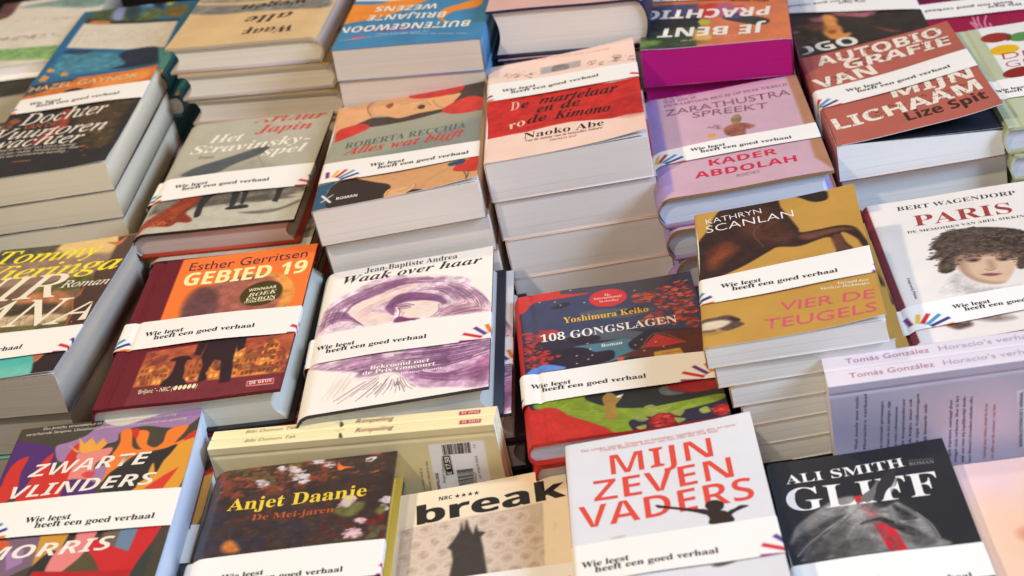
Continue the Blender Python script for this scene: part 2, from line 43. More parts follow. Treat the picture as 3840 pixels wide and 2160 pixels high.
"C4":[["FILL",[46,40,58],0.05,2.0],["P",[56,62,92],[[0.03,22.06],[14.3,21.55],[14.07,12.5],[9.32,13.6],[3.91,14.41],[0.28,14.09]],0,0.08,0.06,1],["P",[66,62,72],[[0.9,21.45],[2.43,22.25],[4.48,22.05],[6.95,21.96],[11.06,21.88],[13.88,21.51],[9.58,19.63],[5.99,20.4],[2.72,20.23]],1,0.1,0.06,1],["P",[206,46,38],[[-0.11,21.85],[0.26,21.74],[1.83,21.76],[3.47,21.76],[3.62,20.96],[5.85,20.61],[4.36,20.36],[2.32,20.35],[1.41,20.29],[0.91,20.11],[0.45,19.02],[-0.23,19.14]],1,0.1,0.06,1],["P",[82,86,98],[[4.87,17.61],[7.36,17.59],[10.61,16.68],[9.58,15.95],[7.59,15.91],[5.28,16.76]],1,0,0.06,1],["P",[84,92,106],[[3.44,14.4],[5.96,14.51],[9.5,13.16],[9.18,12.34],[6.13,12.92],[3.83,13.29]],1,0,0.06,1],["P",[40,30,46],[[2.51,18.94],[3.32,19.47],[3.97,19.55],[4.08,19.07],[3.26,18.71]],1,0,0.06,1],["P",[38,30,46],[[3.41,13.94],[4.21,14.17],[5.82,13.78],[5.99,13.04],[4.19,12.88]],1,0,0.06,1],["P",[40,32,48],[[7.77,16.9],[9.72,17.28],[9.87,16.43],[8.43,16.38]],1,0,0.06,1],["P",[78,122,138],[[3.77,12.54],[6.1,12.55],[8.34,12.47],[8.5,11.1],[9.4,10.25],[6.98,9.69],[5.61,9.69],[3.8,10.89]],1,0.08,0.06,1],["P",[40,30,46],[[0.78,12.5],[2.21,12.47],[3.93,12.54],[4.97,12.05],[5.46,11.38],[6.75,11.23],[6.95,10.51],[6.46,9.77],[3.54,9.43],[2.05,10.0]],1,0,0.06,1],["P",[40,32,46],[[8.1,11.67],[8.81,12.52],[10.09,13.53],[10.79,12.86],[9.41,10.99],[8.46,10.67]],1,0,0.06,1],["P",[92,42,30],[[10.64,12.9],[13.84,12.57],[13.52,8.92],[12.36,9.03],[12.41,10.79]],0,0.2,0.06,1],["P",[188,48,38],[[9.0,10.78],[10.39,12.64],[12.44,10.83],[11.29,10.67],[10.13,10.63]],0,0.15,0.06,1],["P",[92,46,30],[[7.18,10.12],[9.0,10.78],[11.29,10.67],[12.45,10.78],[12.45,9.15],[9.91,9.34]],0,0.1,0.06,1],["P",[205,155,55],[[9.92,9.98],[11.9,10.12],[12.11,9.14],[9.82,9.27]],0,0.1,0.06,1],["L",[235,165,60],[[8.99,10.81],[10.4,12.73],[12.45,10.82]],0.05,1],["L",[90,55,30],[[10.47,9.64],[12.21,9.59]],0.05,1],["LV",[[172,44,34],[205,78,48],[120,34,36],[225,110,60]],[[9.21,19.24],[10.79,19.59],[13.79,20.85],[14.04,17.92],[13.77,12.59],[12.4,13.38],[10.89,13.75],[9.3,14.85],[11.26,16.81],[9.27,18.23]],330,0.34],["LV",[[205,56,44],[180,40,36]],[[0.15,15.52],[1.87,15.79],[2.94,15.17],[1.51,13.73],[2.31,11.54],[3.11,11.91],[1.31,10.35],[0.15,10.1]],150,0.34],["P",[92,134,205],[[-0.0,9.42],[0.93,10.46],[2.08,10.43],[3.14,9.66],[1.26,9.49],[0.16,8.87]],1,0.15,0.06,1],["P",[225,92,44],[[7.08,9.94],[7.57,9.89],[7.56,9.37],[7.05,9.45]],0,0,0.06,1],["DOT",[235,225,210],[[1.73,20.2],[2.96,19.91],[5.29,19.11],[3.38,19.25],[4.35,21.41],[9.47,19.99],[4.06,11.22],[5.25,10.97],[4.9,10.47],[3.99,10.1],[5.03,12.78],[5.17,11.88],[9.18,12.03],[8.62,11.37],[9.21,10.38],[10.2,11.4],[10.71,10.61]],0.07],["E",[214,42,44],[7.25,19.39],[8.79,19.23],[7.46,20.82],0.05,0.06,1],["T","De","serif",[244,200,180],[6.99,19.72],[7.47,19.67],0.39,0],["T","internationale","serif",[244,200,180],[6.1,19.3],[8.41,19.25],0.38,0],["T","bestseller","serif",[244,200,180],[6.5,18.75],[8.08,18.69],0.38,0],["T","Yoshimura Keiko","serif",[240,186,52],[3.42,16.31],[10.21,16.2],0.88,0],["T","108 GONGSLAGEN","serif",[244,236,226],[1.45,13.93],[12.22,13.89],1.09,0],["T","Roman","serif",[235,230,222],[6.04,11.86],[7.69,11.83],0.47,0],["P",[44,44,44],[[3.97,6.2],[14.72,5.71],[14.55,2.74],[8.11,2.69],[6.01,3.52],[4.31,5.0]],1,0,0.06,1],["P",[128,148,42],[[0.42,4.7],[1.01,5.35],[4.02,5.9],[4.29,4.73],[6.0,3.33],[8.83,2.69],[13.8,3.01],[13.75,2.15],[10.14,1.55],[7.17,1.3],[7.2,-0.38],[5.66,-0.23],[2.3,2.6]],1,0.2,0.06,1],["FL",[178,190,80],[[1.71,4.62],[4.55,3.45],[5.92,2.55]],[[2.75,2.74],[5.12,1.71],[6.89,1.37]],7,0.045,0.8],["L",[178,190,80],[[9.55,2.63],[11.01,2.77],[13.17,2.71]],0.05,1],["L",[170,182,80],[[2.42,4.29],[3.5,4.95],[4.09,4.93]],0.05,1],["P",[150,30,30],[[9.83,4.99],[11.34,5.26],[13.8,4.99],[13.78,3.9],[12.23,3.71],[11.05,4.17]],1,0.2,0.06,1],["P",[104,118,124],[[9.68,4.9],[10.28,5.0],[10.49,4.4],[11.45,3.86],[10.42,3.8],[9.74,4.19]],1,0.3,0.06,1],["FL",[70,80,84],[[8.38,5.12],[9.69,5.03]],[[8.33,4.72],[9.77,4.46]],5,0.04,0.7],["P",[196,44,36],[[-0.11,5.11],[0.23,4.48],[0.97,4.58],[1.83,4.32],[2.38,3.77],[2.91,2.94],[4.4,1.65],[5.7,0.27],[6.2,-1.88],[-0.03,-0.76]],1,0.12,0.06,1],["FL",[220,80,60],[[0.66,4.37],[1.03,2.02],[1.4,-0.13]],[[2.51,3.47],[3.09,1.47],[4.53,-0.94]],12,0.04,0.5],["E",[120,26,30],[9.46,0.69],[10.51,0.6],[9.58,1.73],0.2,0.06,1],["LV",[[190,46,42],[214,80,66],[150,34,34]],[[8.42,0.96],[9.58,1.73],[10.49,0.41],[9.33,-0.34]],60,0.3],["E",[120,26,30],[13.73,0.91],[14.47,0.84],[13.84,1.64],0.2,0.06,1],["LV",[[190,46,42],[214,80,66],[150,34,34]],[[13.01,1.1],[13.84,1.64],[14.45,0.71],[13.62,0.18]],60,0.3],["P",[140,148,66],[[8.38,2.82],[9.0,2.91],[9.26,2.05],[8.68,1.41],[8.32,2.03]],1,0.2,0.06,1],["L",[190,190,110],[[8.38,2.82],[9.26,2.05]],0.05,1],["P",[140,148,66],[[9.33,2.03],[9.97,2.52],[10.23,2.31],[9.86,1.62]],1,0.2,0.06,1],["L",[190,190,110],[[9.33,2.03],[10.23,2.31]],0.05,1],["P",[140,148,66],[[7.28,1.66],[7.76,2.12],[8.45,1.22],[7.92,0.97]],1,0.2,0.06,1],["L",[190,190,110],[[7.28,1.66],[8.45,1.22]],0.05,1],["P",[140,148,66],[[10.14,1.55],[10.74,1.78],[11.28,2.03],[10.78,0.98]],1,0.2,0.06,1],["L",[190,190,110],[[10.14,1.55],[11.28,2.03]],0.05,1],["P",[140,148,66],[[12.16,1.4],[12.73,1.64],[12.91,0.93],[12.33,0.83]],1,0.2,0.06,1],["L",[190,190,110],[[12.16,1.4],[12.91,0.93]],0.05,1],["P",[140,148,66],[[10.33,0.84],[11.07,0.51],[10.53,0.14]],1,0.2,0.06,1],["L",[190,190,110],[[10.33,0.84],[10.53,0.14]],0.05,1],["P",[140,148,66],[[7.49,0.31],[8.22,0.5],[8.0,-0.21]],1,0.2,0.06,1],["L",[190,190,110],[[7.49,0.31],[8.0,-0.21]],0.05,1],["P",[162,126,56],[[5.46,4.69],[5.88,5.23],[6.31,5.07],[6.62,4.16],[6.34,3.5],[6.29,1.92],[5.83,1.59],[5.43,1.89],[5.51,3.46]],1,0.1,0.06,1],["E",[150,132,130],[6.01,5.41],[6.23,5.41],[6.06,5.82],0,0.06,1],["P",[232,226,216],[[6.5,4.72],[7.04,4.87],[6.8,4.43],[6.51,4.44]],0,0,0.06,1],["L",[162,126,56],[[6.41,3.88],[6.79,4.39]],0.16,1],["FL",[110,80,30],[[5.61,4.65],[6.55,4.52]],[[5.45,2.15],[6.22,1.94]],9,0.04,0.6],["BAND",[5.19,5.14,9.31,9.01],[1.12,6.6],[8.91,6.33]]],
"C5":[["FILL",[194,148,70],0.05,2.0],["P",[58,38,34],[[1.88,20.12],[2.95,20.59],[4.38,20.91],[5.99,20.88],[6.7,20.77],[6.89,19.03],[7.38,17.3],[7.92,15.25],[8.08,14.45],[9.53,14.41],[11.05,14.37],[12.11,13.63],[12.59,11.94],[12.84,10.58],[12.78,10.1],[12.35,10.48],[12.11,11.68],[11.37,13.05],[10.99,13.06],[11.27,11.5],[11.64,10.48],[11.22,10.33],[10.4,10.32],[10.53,11.43],[9.99,12.93],[7.82,12.31],[6.18,12.7],[5.39,12.21],[3.01,10.5],[-0.05,9.32],[-0.41,12.2],[0.11,15.53],[0.88,17.25]],1,0.25,0.1,1],["P",[132,66,42],[[0.85,13.19],[1.37,14.45],[2.31,14.76],[2.95,13.57],[2.2,12.41],[1.07,11.08]],1,0.4,0.5,1],["P",[96,56,44],[[3.44,18.34],[5.88,19.27],[6.84,16.34],[7.4,13.67],[5.48,13.61],[3.7,15.9]],1,0.3,0.6,0.7],["P",[112,70,56],[[8.13,14.1],[10.87,14.08],[12.0,13.33],[10.96,13.47],[8.35,13.13]],1,0.2,0.2,1],["P",[100,62,52],[[10.28,12.8],[10.91,13.01],[11.18,11.31],[11.46,10.49],[10.51,10.66]],1,0.2,0.15,1],["L",[150,110,90],[[5.14,13.09],[4.46,15.61],[5.25,16.97]],0.08,0.5],["P",[44,36,34],[[5.16,20.43],[7.02,20.79],[8.39,20.84],[10.41,20.32],[10.67,19.6],[10.5,18.85],[9.79,18.79],[9.19,19.16],[8.55,19.96],[7.81,20.6],[6.84,20.45]],1,0.25,0.1,1],["P",[92,72,62],[[-0.1,3.7],[1.03,3.91],[1.97,4.01],[2.72,3.27],[2.65,2.99],[3.02,2.5],[2.37,2.08],[1.65,1.9],[1.03,2.36],[0.87,2.02],[-0.05,2.23]],1,0.2,0.1,1],["P",[220,200,170],[[-0.08,3.28],[1.37,3.46],[2.07,3.03],[1.25,2.39],[-0.01,2.4]],1,0.1,0.15,1],["P",[60,48,44],[[2.1,3.71],[2.72,3.27],[2.64,2.99],[1.94,3.42]],1,0.1,0.1,1],["P",[150,110,60],[[0.08,1.85],[1.3,1.96],[0.93,1.73]],1,0,0.3,1],["T","KATHRYN","thin",[245,240,232],[0.89,18.39],[5.33,18.7],0.84,0],["T","SCANLAN","thin",[245,240,232],[0.86,16.95],[7.77,17.17],1.13,0],["T","Vertaald door","serif",[240,228,200],[9.94,5.5],[12.21,5.19],0.37,0],["T","Nicolette Hoekmeijer","serif",[240,228,200],[8.66,5.22],[12.22,4.67],0.36,0],["T","VIER DE","sans",[214,88,112],[5.62,3.43],[12.32,2.62],1.24,0],["T","TEUGELS","sans",[214,88,112],[4.34,1.35],[12.25,0.66],1.29,0],["BAND",[5.87,6.19,9.55,10.23],[2.41,7.18],[10.18,7.09]]],
"C6":[["FILL",[232,222,212],0.02,2.0],["P",[124,38,44],[[-0.61,22.09],[0.44,23.0],[0.44,7.8],[0.5,0.46],[-0.81,-0.42]],0,0.05,0.05,1],["P",[70,56,48],[[4.07,14.16],[5.03,15.74],[5.72,16.39],[6.61,16.46],[8.15,16.28],[9.61,15.76],[10.99,14.98],[11.81,13.91],[11.98,12.14],[11.25,9.89],[9.9,8.71],[9.57,9.47],[9.79,10.71],[7.81,11.37],[5.92,11.51],[5.33,10.55],[4.77,9.72],[3.96,9.83],[4.04,11.14],[4.48,12.16],[3.44,12.17],[4.35,13.21]],1,0.7,0.12,1],["FL",[150,125,100],[[4.92,15.25],[6.56,16.27],[9.56,15.57]],[[4.42,11.34],[5.83,12.88],[9.41,11.67]],30,0.06,0.45],["FL",[40,32,30],[[4.64,14.66],[5.92,15.09],[8.29,15.14],[11.29,13.06]],[[4.28,9.92],[5.6,11.78],[8.63,11.6],[9.97,10.81]],26,0.06,0.5],["LV",[[86,70,58],[74,60,50],[104,86,70]],[[3.33,12.04],[4.3,15.29],[5.87,16.72],[8.16,16.33],[11.02,15.09],[12.18,14.13],[12.02,11.12],[10.5,8.67],[9.66,8.95],[9.79,10.71],[7.81,11.37],[5.92,11.51],[5.09,10.14],[4.29,9.26],[3.64,10.13],[4.09,11.96]],460,0.27],["P",[214,180,150],[[5.47,11.0],[6.03,11.64],[7.85,11.53],[9.68,10.58],[9.6,9.62],[8.99,8.21],[8.16,7.05],[7.21,7.12],[6.13,7.99],[5.5,9.59]],1,0.04,0.15,1],["LV",[[120,98,80],[60,50,44],[100,82,68]],[[4.78,15.3],[8.11,16.08],[11.53,14.01],[10.47,10.98],[7.88,11.68],[5.66,12.1],[4.45,10.02],[4.09,10.47]],170,0.24],["LV",[[86,70,58],[74,60,50],[110,90,74]],[[5.29,11.06],[6.12,12.78],[10.05,11.45],[9.88,9.53],[9.58,10.45],[7.83,11.45],[5.94,11.25]],90,0.22],["P",[214,180,150],[[5.43,11.18],[6.04,12.05],[7.94,11.92],[9.83,10.86],[9.67,9.6],[8.99,8.21],[8.16,7.05],[7.21,7.12],[6.13,7.99],[5.5,9.59]],1,0.04,0.15,1],["P",[168,128,104],[[5.43,11.18],[6.04,12.05],[6.42,12.01],[5.9,10.03],[6.07,8.36],[5.63,9.15]],1,0.05,0.4,1],["P",[146,108,88],[[5.85,11.87],[7.95,11.99],[10.01,10.97],[9.77,10.63],[7.84,11.5],[5.98,11.41]],1,0.1,0.3,1],["P",[120,88,74],[[6.18,11.29],[6.76,11.46],[7.31,11.18],[6.99,10.79],[6.39,10.85]],1,0,0.16,1],["P",[120,88,74],[[8.39,10.88],[9.02,11.0],[9.56,10.69],[9.17,10.32],[8.58,10.42]],1,0,0.16,1],["P",[52,38,36],[[6.48,11.06],[6.77,11.17],[7.0,11.01],[6.78,10.86]],1,0,0.06,1],["P",[52,38,36],[[8.66,10.59],[8.95,10.71],[9.19,10.58],[8.92,10.42]],1,0,0.06,1],["L",[74,54,46],[[6.21,11.58],[6.81,11.71],[7.37,11.46]],0.1,0.8],["L",[74,54,46],[[8.45,11.16],[9.16,11.25],[9.7,10.94]],0.1,0.8],["P",[184,144,118],[[7.67,10.76],[7.55,9.41],[8.06,9.48],[8.11,10.61]],1,0,0.25,1],["L",[140,98,80],[[7.22,9.47],[7.53,9.17],[8.01,9.3]],0.12,0.7],["P",[178,136,110],[[5.67,9.46],[6.13,7.99],[7.21,7.12],[8.17,7.12],[7.28,7.43],[6.22,8.39]],1,0,0.25,1],["P",[152,86,80],[[6.81,8.68],[7.44,8.77],[8.25,8.4],[7.43,8.24]],1,0,0.08,1],["L",[96,52,52],[[6.75,8.72],[7.47,8.58],[8.33,8.39]],0.07,0.8],["LV",[[86,70,58],[74,60,50],[110,90,74]],[[5.22,10.75],[5.88,12.19],[6.9,12.44],[10.05,11.45],[10.17,9.76],[9.62,8.48],[9.64,9.77],[9.47,10.65],[7.85,11.56],[6.21,11.58],[5.4,10.36]],110,0.2],["P",[206,198,190],[[4.0,8.24],[5.1,9.48],[5.66,8.58],[6.17,7.5],[7.43,6.5],[8.95,6.64],[9.0,5.07],[3.63,6.47]],1,0.3,0.2,1],["T","BERT WAGENDORP","serifl",[52,52,50],[2.72,21.2],[12.37,20.73],0.71,0],["T","PARIS","serifm",[160,58,54],[3.6,18.13],[11.39,17.68],1.83,0],["T","DE MEMOIRES VAN ABEL SIKKINK","serifl",[60,56,54],[2.78,17.05],[12.52,16.7],0.4,0],["L",[150,140,130],[[6.05,20.48],[9.2,20.39]],0.03,1],["T","Uitgeverij Pluim","serif",[60,56,54],[1.35,9.87],[1.35,6.58],0.2,0],["P",[110,84,76],[[2.8,2.16],[3.44,2.47],[3.97,2.24],[4.49,2.3],[4.57,1.69],[3.79,1.42],[3.37,1.48]],1,0.5,0.2,1],["P",[160,140,128],[[4.92,2.61],[6.54,2.7],[7.75,1.74],[6.31,1.74]],1,0.4,0.3,1],["BAND",[1.93,2.78,5.52,6.29],[4.44,3.54],[11.59,3.58]]],
"B1":[["FILL",[44,40,42],0.12,1.2],["P",[78,70,74],[[-5.36,18.34],[-1.62,19.86],[3.9,22.73],[6.11,22.4],[2.62,19.77],[-1.97,17.61]],1,0.3,0.4,1],["P",[218,122,50],[[-3.15,18.03],[0.74,19.01],[4.43,20.8],[6.14,22.26],[13.48,22.35],[12.97,17.41],[6.54,16.92],[-1.64,16.56]],1,0.25,0.3,1],["P",[240,150,70],[[7.84,19.79],[12.78,20.88],[12.66,18.73],[8.83,17.98]],1,0.1,0.5,1],["P",[48,34,36],[[4.48,18.37],[5.34,19.02],[6.42,18.5],[6.39,17.44]],1,0,0.1,1],["P",[78,62,42],[[7.87,12.76],[12.72,14.22],[12.61,10.2],[12.73,3.99],[9.99,4.9]],1,0.5,0.4,1],["P",[140,54,40],[[5.63,13.54],[6.61,13.65],[7.17,10.55],[6.86,8.47],[5.49,6.4],[4.34,6.97],[5.64,9.98]],1,0.4,0.2,1],["P",[176,70,44],[[6.28,11.97],[6.97,11.28],[7.03,9.28],[6.66,9.19]],1,0.2,0.2,1],["P",[150,84,54],[[0.37,12.78],[0.97,13.47],[1.73,12.65],[1.28,12.13]],1,0.2,0.15,1],["FL",[96,80,58],[[8.27,12.39],[12.77,12.38]],[[10.24,5.42],[13.06,5.31]],14,0.06,0.4],["LV",[[200,120,60],[170,90,50]],[[5.68,16.29],[11.85,14.08],[13.79,0.58],[9.66,1.92]],14,0.3],["T","HAZEL GAYNOR","sans",[236,206,160],[0.37,19.91],[11.85,19.37],1.18,0],["T","Dochter","it",[240,228,210],[1.81,11.55],[10.56,11.5],2.51,1],["T","DE","sans",[192,112,70],[0.26,11.2],[1.27,11.25],1.0,0],["T","VAN DE","sans",[192,112,70],[2.53,10.42],[5.82,10.31],0.98,0],["T","Vuurtoren","it",[240,228,210],[-0.08,8.77],[11.42,7.57],2.34,1],["T","wachter","it",[240,228,210],[0.25,6.83],[9.61,5.61],2.18,1],["T","Het waargebeurde verhaal van Grace Darling.","sanso",[205,190,170],[-1.25,6.27],[9.43,4.92],0.58,0],["T","die mensen uit zee redde. Honderd jaar later","sanso",[205,190,170],[-1.38,5.48],[10.04,4.18],0.58,0],["T","leidt het lot een ontroerende wending…","sanso",[205,190,170],[-0.02,4.63],[9.09,3.65],0.58,0],["T","oceaan","sanso",[190,120,66],[3.78,2.91],[5.63,2.68],0.39,0],["BAND",[14.37,13.91,17.89,17.8],[2.47,15.3],[11.03,15.34]]],
"B2":[["FILL",[180,174,156],0.05,2.0],["P",[150,145,130],[[-0.8,8.27],[0.88,11.44],[2.15,11.75],[8.42,12.77],[12.01,10.16],[12.69,6.53],[4.56,5.62]],0,0.2,0.5,0.6],["P",[84,88,90],[[1.6,10.84],[2.15,11.75],[2.95,12.42],[5.53,13.83],[8.86,15.54],[8.96,14.07],[6.39,12.11],[5.08,10.71],[3.46,10.27]],1,0.15,0.15,1],["L",[90,92,92],[[8.18,13.94],[9.45,11.23]],0.05,1],["P",[112,104,92],[[0.25,3.55],[0.71,6.81],[3.39,6.62],[8.02,6.77],[14.47,6.91],[14.59,5.18],[9.57,3.83],[4.93,4.06],[2.4,3.11]],0,0.5,0.3,1],["P",[196,190,172],[[4.93,4.06],[10.36,4.4],[14.59,5.18],[15.07,-1.4],[5.15,-0.65],[0.46,0.01]],0,0.12,0.5,0.7],["P",[98,90,80],[[4.26,4.94],[6.51,5.21],[13.06,4.57],[13.06,4.11],[7.65,4.23],[4.93,4.06]],1,0.3,0.15,0.8],["P",[98,90,80],[[8.98,2.31],[12.56,2.48],[14.15,3.61],[14.26,3.04],[11.81,1.73]],1,0.3,0.15,0.8],["P",[98,90,80],[[9.32,4.99],[12.92,5.35],[13.47,4.86],[10.44,4.02]],1,0.3,0.15,0.8],["P",[48,47,48],[[4.83,6.47],[6.25,6.58],[5.64,5.39],[5.37,3.97],[5.42,2.46],[4.88,2.28],[4.72,4.1]],1,0.1,0.06,1],["P",[48,47,48],[[7.57,6.26],[8.35,6.32],[8.31,3.73],[7.83,3.42]],0,0,0.06,1],["P",[48,47,48],[[8.56,6.43],[9.12,6.5],[9.1,3.89],[8.8,3.77]],0,0,0.06,1],["P",[48,47,48],[[7.68,3.49],[9.31,3.74],[9.59,3.1],[7.83,3.02]],1,0,0.06,1],["P",[48,47,48],[[11.64,6.53],[12.31,6.54],[12.3,4.55],[12.23,3.61],[11.68,3.9],[11.79,4.84]],0,0,0.06,1],["L",[48,47,48],[[6.54,6.33],[7.68,3.67]],0.04,1],["L",[48,47,48],[[7.9,6.04],[7.36,4.29]],0.04,1],["P",[146,56,36],[[-0.07,0.47],[0.08,2.14],[1.33,3.7],[2.4,5.32],[3.37,6.72],[4.71,6.76],[4.66,5.23],[4.1,3.86],[3.97,3.16],[4.86,1.85],[4.47,1.39],[3.51,1.63],[2.94,0.99],[1.5,1.28],[0.63,1.09],[0.22,0.24]],1,0.4,0.12,1],["FL",[212,104,44],[[4.6,6.65],[2.25,3.69],[0.29,0.66]],[[4.36,4.92],[3.27,3.3],[3.07,1.18]],14,0.06,0.7],["FL",[88,30,26],[[4.33,6.61],[1.67,3.08],[0.38,1.0]],[[4.41,5.46],[3.96,3.53],[4.42,1.62]],9,0.06,0.6],["LV",[[226,130,50],[120,40,28]],[[0.2,0.33],[0.37,2.08],[2.98,2.63],[3.51,1.63],[1.05,1.22]],60,0.2],["T","Arthur","bi",[204,66,50],[6.44,20.81],[13.74,20.27],1.66,1],["T","Japin","bi",[204,66,50],[7.08,18.48],[12.69,18.17],1.62,1],["T","Het","bi",[240,232,214],[2.74,17.2],[6.16,17.25],1.64,1],["T","Stravinsky-","bi",[240,232,214],[1.38,15.08],[13.13,15.28],1.69,1],["T","spel","bi",[240,232,214],[8.77,13.32],[13.06,13.31],1.64,1],["T","Roman","serif",[140,132,118],[2.48,13.93],[4.04,13.9],0.69,0],["BAND",[5.97,6.24,10.18,10.53],[2.5,7.57],[10.67,7.73]]],
"B3":[["FILL",[160,158,138],0.03,2.0],["P",[110,124,128],[[0.26,8.46],[5.62,9.4],[14.55,13.08],[14.74,7.21],[1.22,8.06]],1,0,0.8,0.5],["P",[72,58,52],[[0.85,15.64],[1.02,18.49],[4.95,17.33],[6.89,16.83],[8.57,20.14],[9.89,22.31],[14.56,21.64],[14.51,14.53],[11.19,15.75],[7.94,15.29],[5.11,15.4],[2.23,16.02]],1,0.1,0.06,1],["P",[222,166,116],[[-0.19,21.6],[1.63,21.94],[4.54,22.2],[6.9,21.84],[10.52,19.63],[12.06,19.32],[11.56,17.84],[11.14,16.87],[10.5,16.53],[8.23,16.56],[6.93,16.31],[6.06,16.51],[4.41,18.04],[3.48,17.75],[2.13,16.96],[0.84,15.75],[0.28,15.67]],1,0.05,0.06,1],["P",[205,150,104],[[3.1,19.83],[3.16,21.21],[3.89,21.81],[3.44,20.37],[3.84,18.09]],1,0,0.2,0.8],["P",[206,58,48],[[6.97,20.92],[7.87,21.99],[11.98,21.28],[12.12,19.84],[10.52,19.53],[8.59,19.85]],1,0.15,0.06,1],["P",[206,58,48],[[10.4,16.12],[11.12,17.2],[12.78,18.15],[14.38,16.87],[14.41,14.64],[12.65,14.47],[11.23,15.01]],1,0.15,0.06,1],["P",[206,58,48],[[0.46,14.05],[0.42,16.05],[1.2,16.82],[2.9,16.87],[3.55,15.51],[1.91,14.5],[0.31,13.68]],1,0.15,0.06,1],["L",[96,64,54],[[3.54,18.23],[3.05,19.85],[3.09,21.01],[3.7,21.71]],0.08,1],["P",[150,76,66],[[4.78,19.95],[4.99,20.32],[5.41,20.46],[5.52,19.7],[5.17,19.24]],1,0,0.06,1],["L",[96,64,54],[[6.19,19.76],[6.68,19.56],[8.02,19.67],[8.92,19.14]],0.07,1],["P",[66,56,56],[[7.99,17.99],[8.29,18.53],[8.69,18.21],[8.64,17.49],[8.26,17.51]],1,0,0.06,1],["L",[66,52,48],[[7.68,17.69],[8.18,18.7],[8.85,18.7],[9.28,17.9]],0.06,1],["L",[70,56,50],[[9.41,19.0],[9.87,17.59],[10.58,16.64]],0.06,1],["T","ROBERTA RECCHIA","serifl",[86,104,106],[1.6,11.91],[12.87,11.1],1.16,0],["T","Alles wat blijft","bi",[204,64,50],[1.61,10.47],[12.69,9.31],1.49,1],["P",[212,158,108],[[2.86,5.25],[14.49,4.27],[14.51,-1.15],[5.65,-1.0],[3.39,0.13]],0,0.06,0.06,1],["P",[58,46,44],[[1.12,0.31],[1.08,2.97],[1.6,4.6],[2.87,5.14],[4.29,4.24],[5.25,3.49],[6.46,2.6],[6.74,1.52],[6.3,0.39],[6.01,-0.23],[3.92,-0.83]],1,0.08,0.06,1],["P",[54,88,118],[[-0.15,0.07],[-0.02,4.77],[1.65,4.97],[1.03,3.37],[1.19,0.09]],0,0.05,0.06,1],["P",[226,172,122],[[6.24,0.61],[6.55,1.51],[7.57,1.82],[8.89,1.54],[8.95,0.87],[8.14,-0.09],[7.3,-0.27],[6.41,0.06]],1,0.04,0.06,1],["L",[136,88,62],[[6.48,0.31],[6.66,1.27],[7.58,1.62],[8.55,1.43],[8.17,0.69],[7.4,0.66]],0.06,1],["L",[80,58,50],[[8.89,1.5],[8.94,0.87],[8.14,-0.09]],0.06,1],["P",[58,46,44],[[8.15,-0.15],[8.79,0.51],[9.78,-0.13],[9.03,-0.45]],1,0,0.06,1],["P",[206,58,48],[[12.17,2.42],[12.68,3.58],[14.37,4.12],[14.38,1.33],[13.21,1.6]],1,0.12,0.06,1],["P",[50,80,108],[[11.7,4.07],[13.1,4.17],[12.96,3.35],[11.86,3.43]],1,0,0.06,1],["L",[78,66,58],[[13.11,1.8],[13.41,0.51],[13.37,-0.51]],0.09,1],["L",[78,66,58],[[13.57,1.58],[13.51,0.45],[13.36,0.06]],0.09,1],["L",[170,120,85],[[9.76,1.49],[10.99,2.64],[12.26,3.4]],0.08,0.6],["L",[238,232,222],[[0.67,2.56],[1.51,1.09]],0.22,1],["L",[238,232,222],[[0.69,1.38],[1.6,2.41]],0.12,1],["T","ROMAN","sansb",[238,232,222],[2.01,1.3],[3.85,1.29],0.47,0],["BAND",[4.98,4.08,9.11,7.27],[5.26,5.81],[13.39,4.98]]],
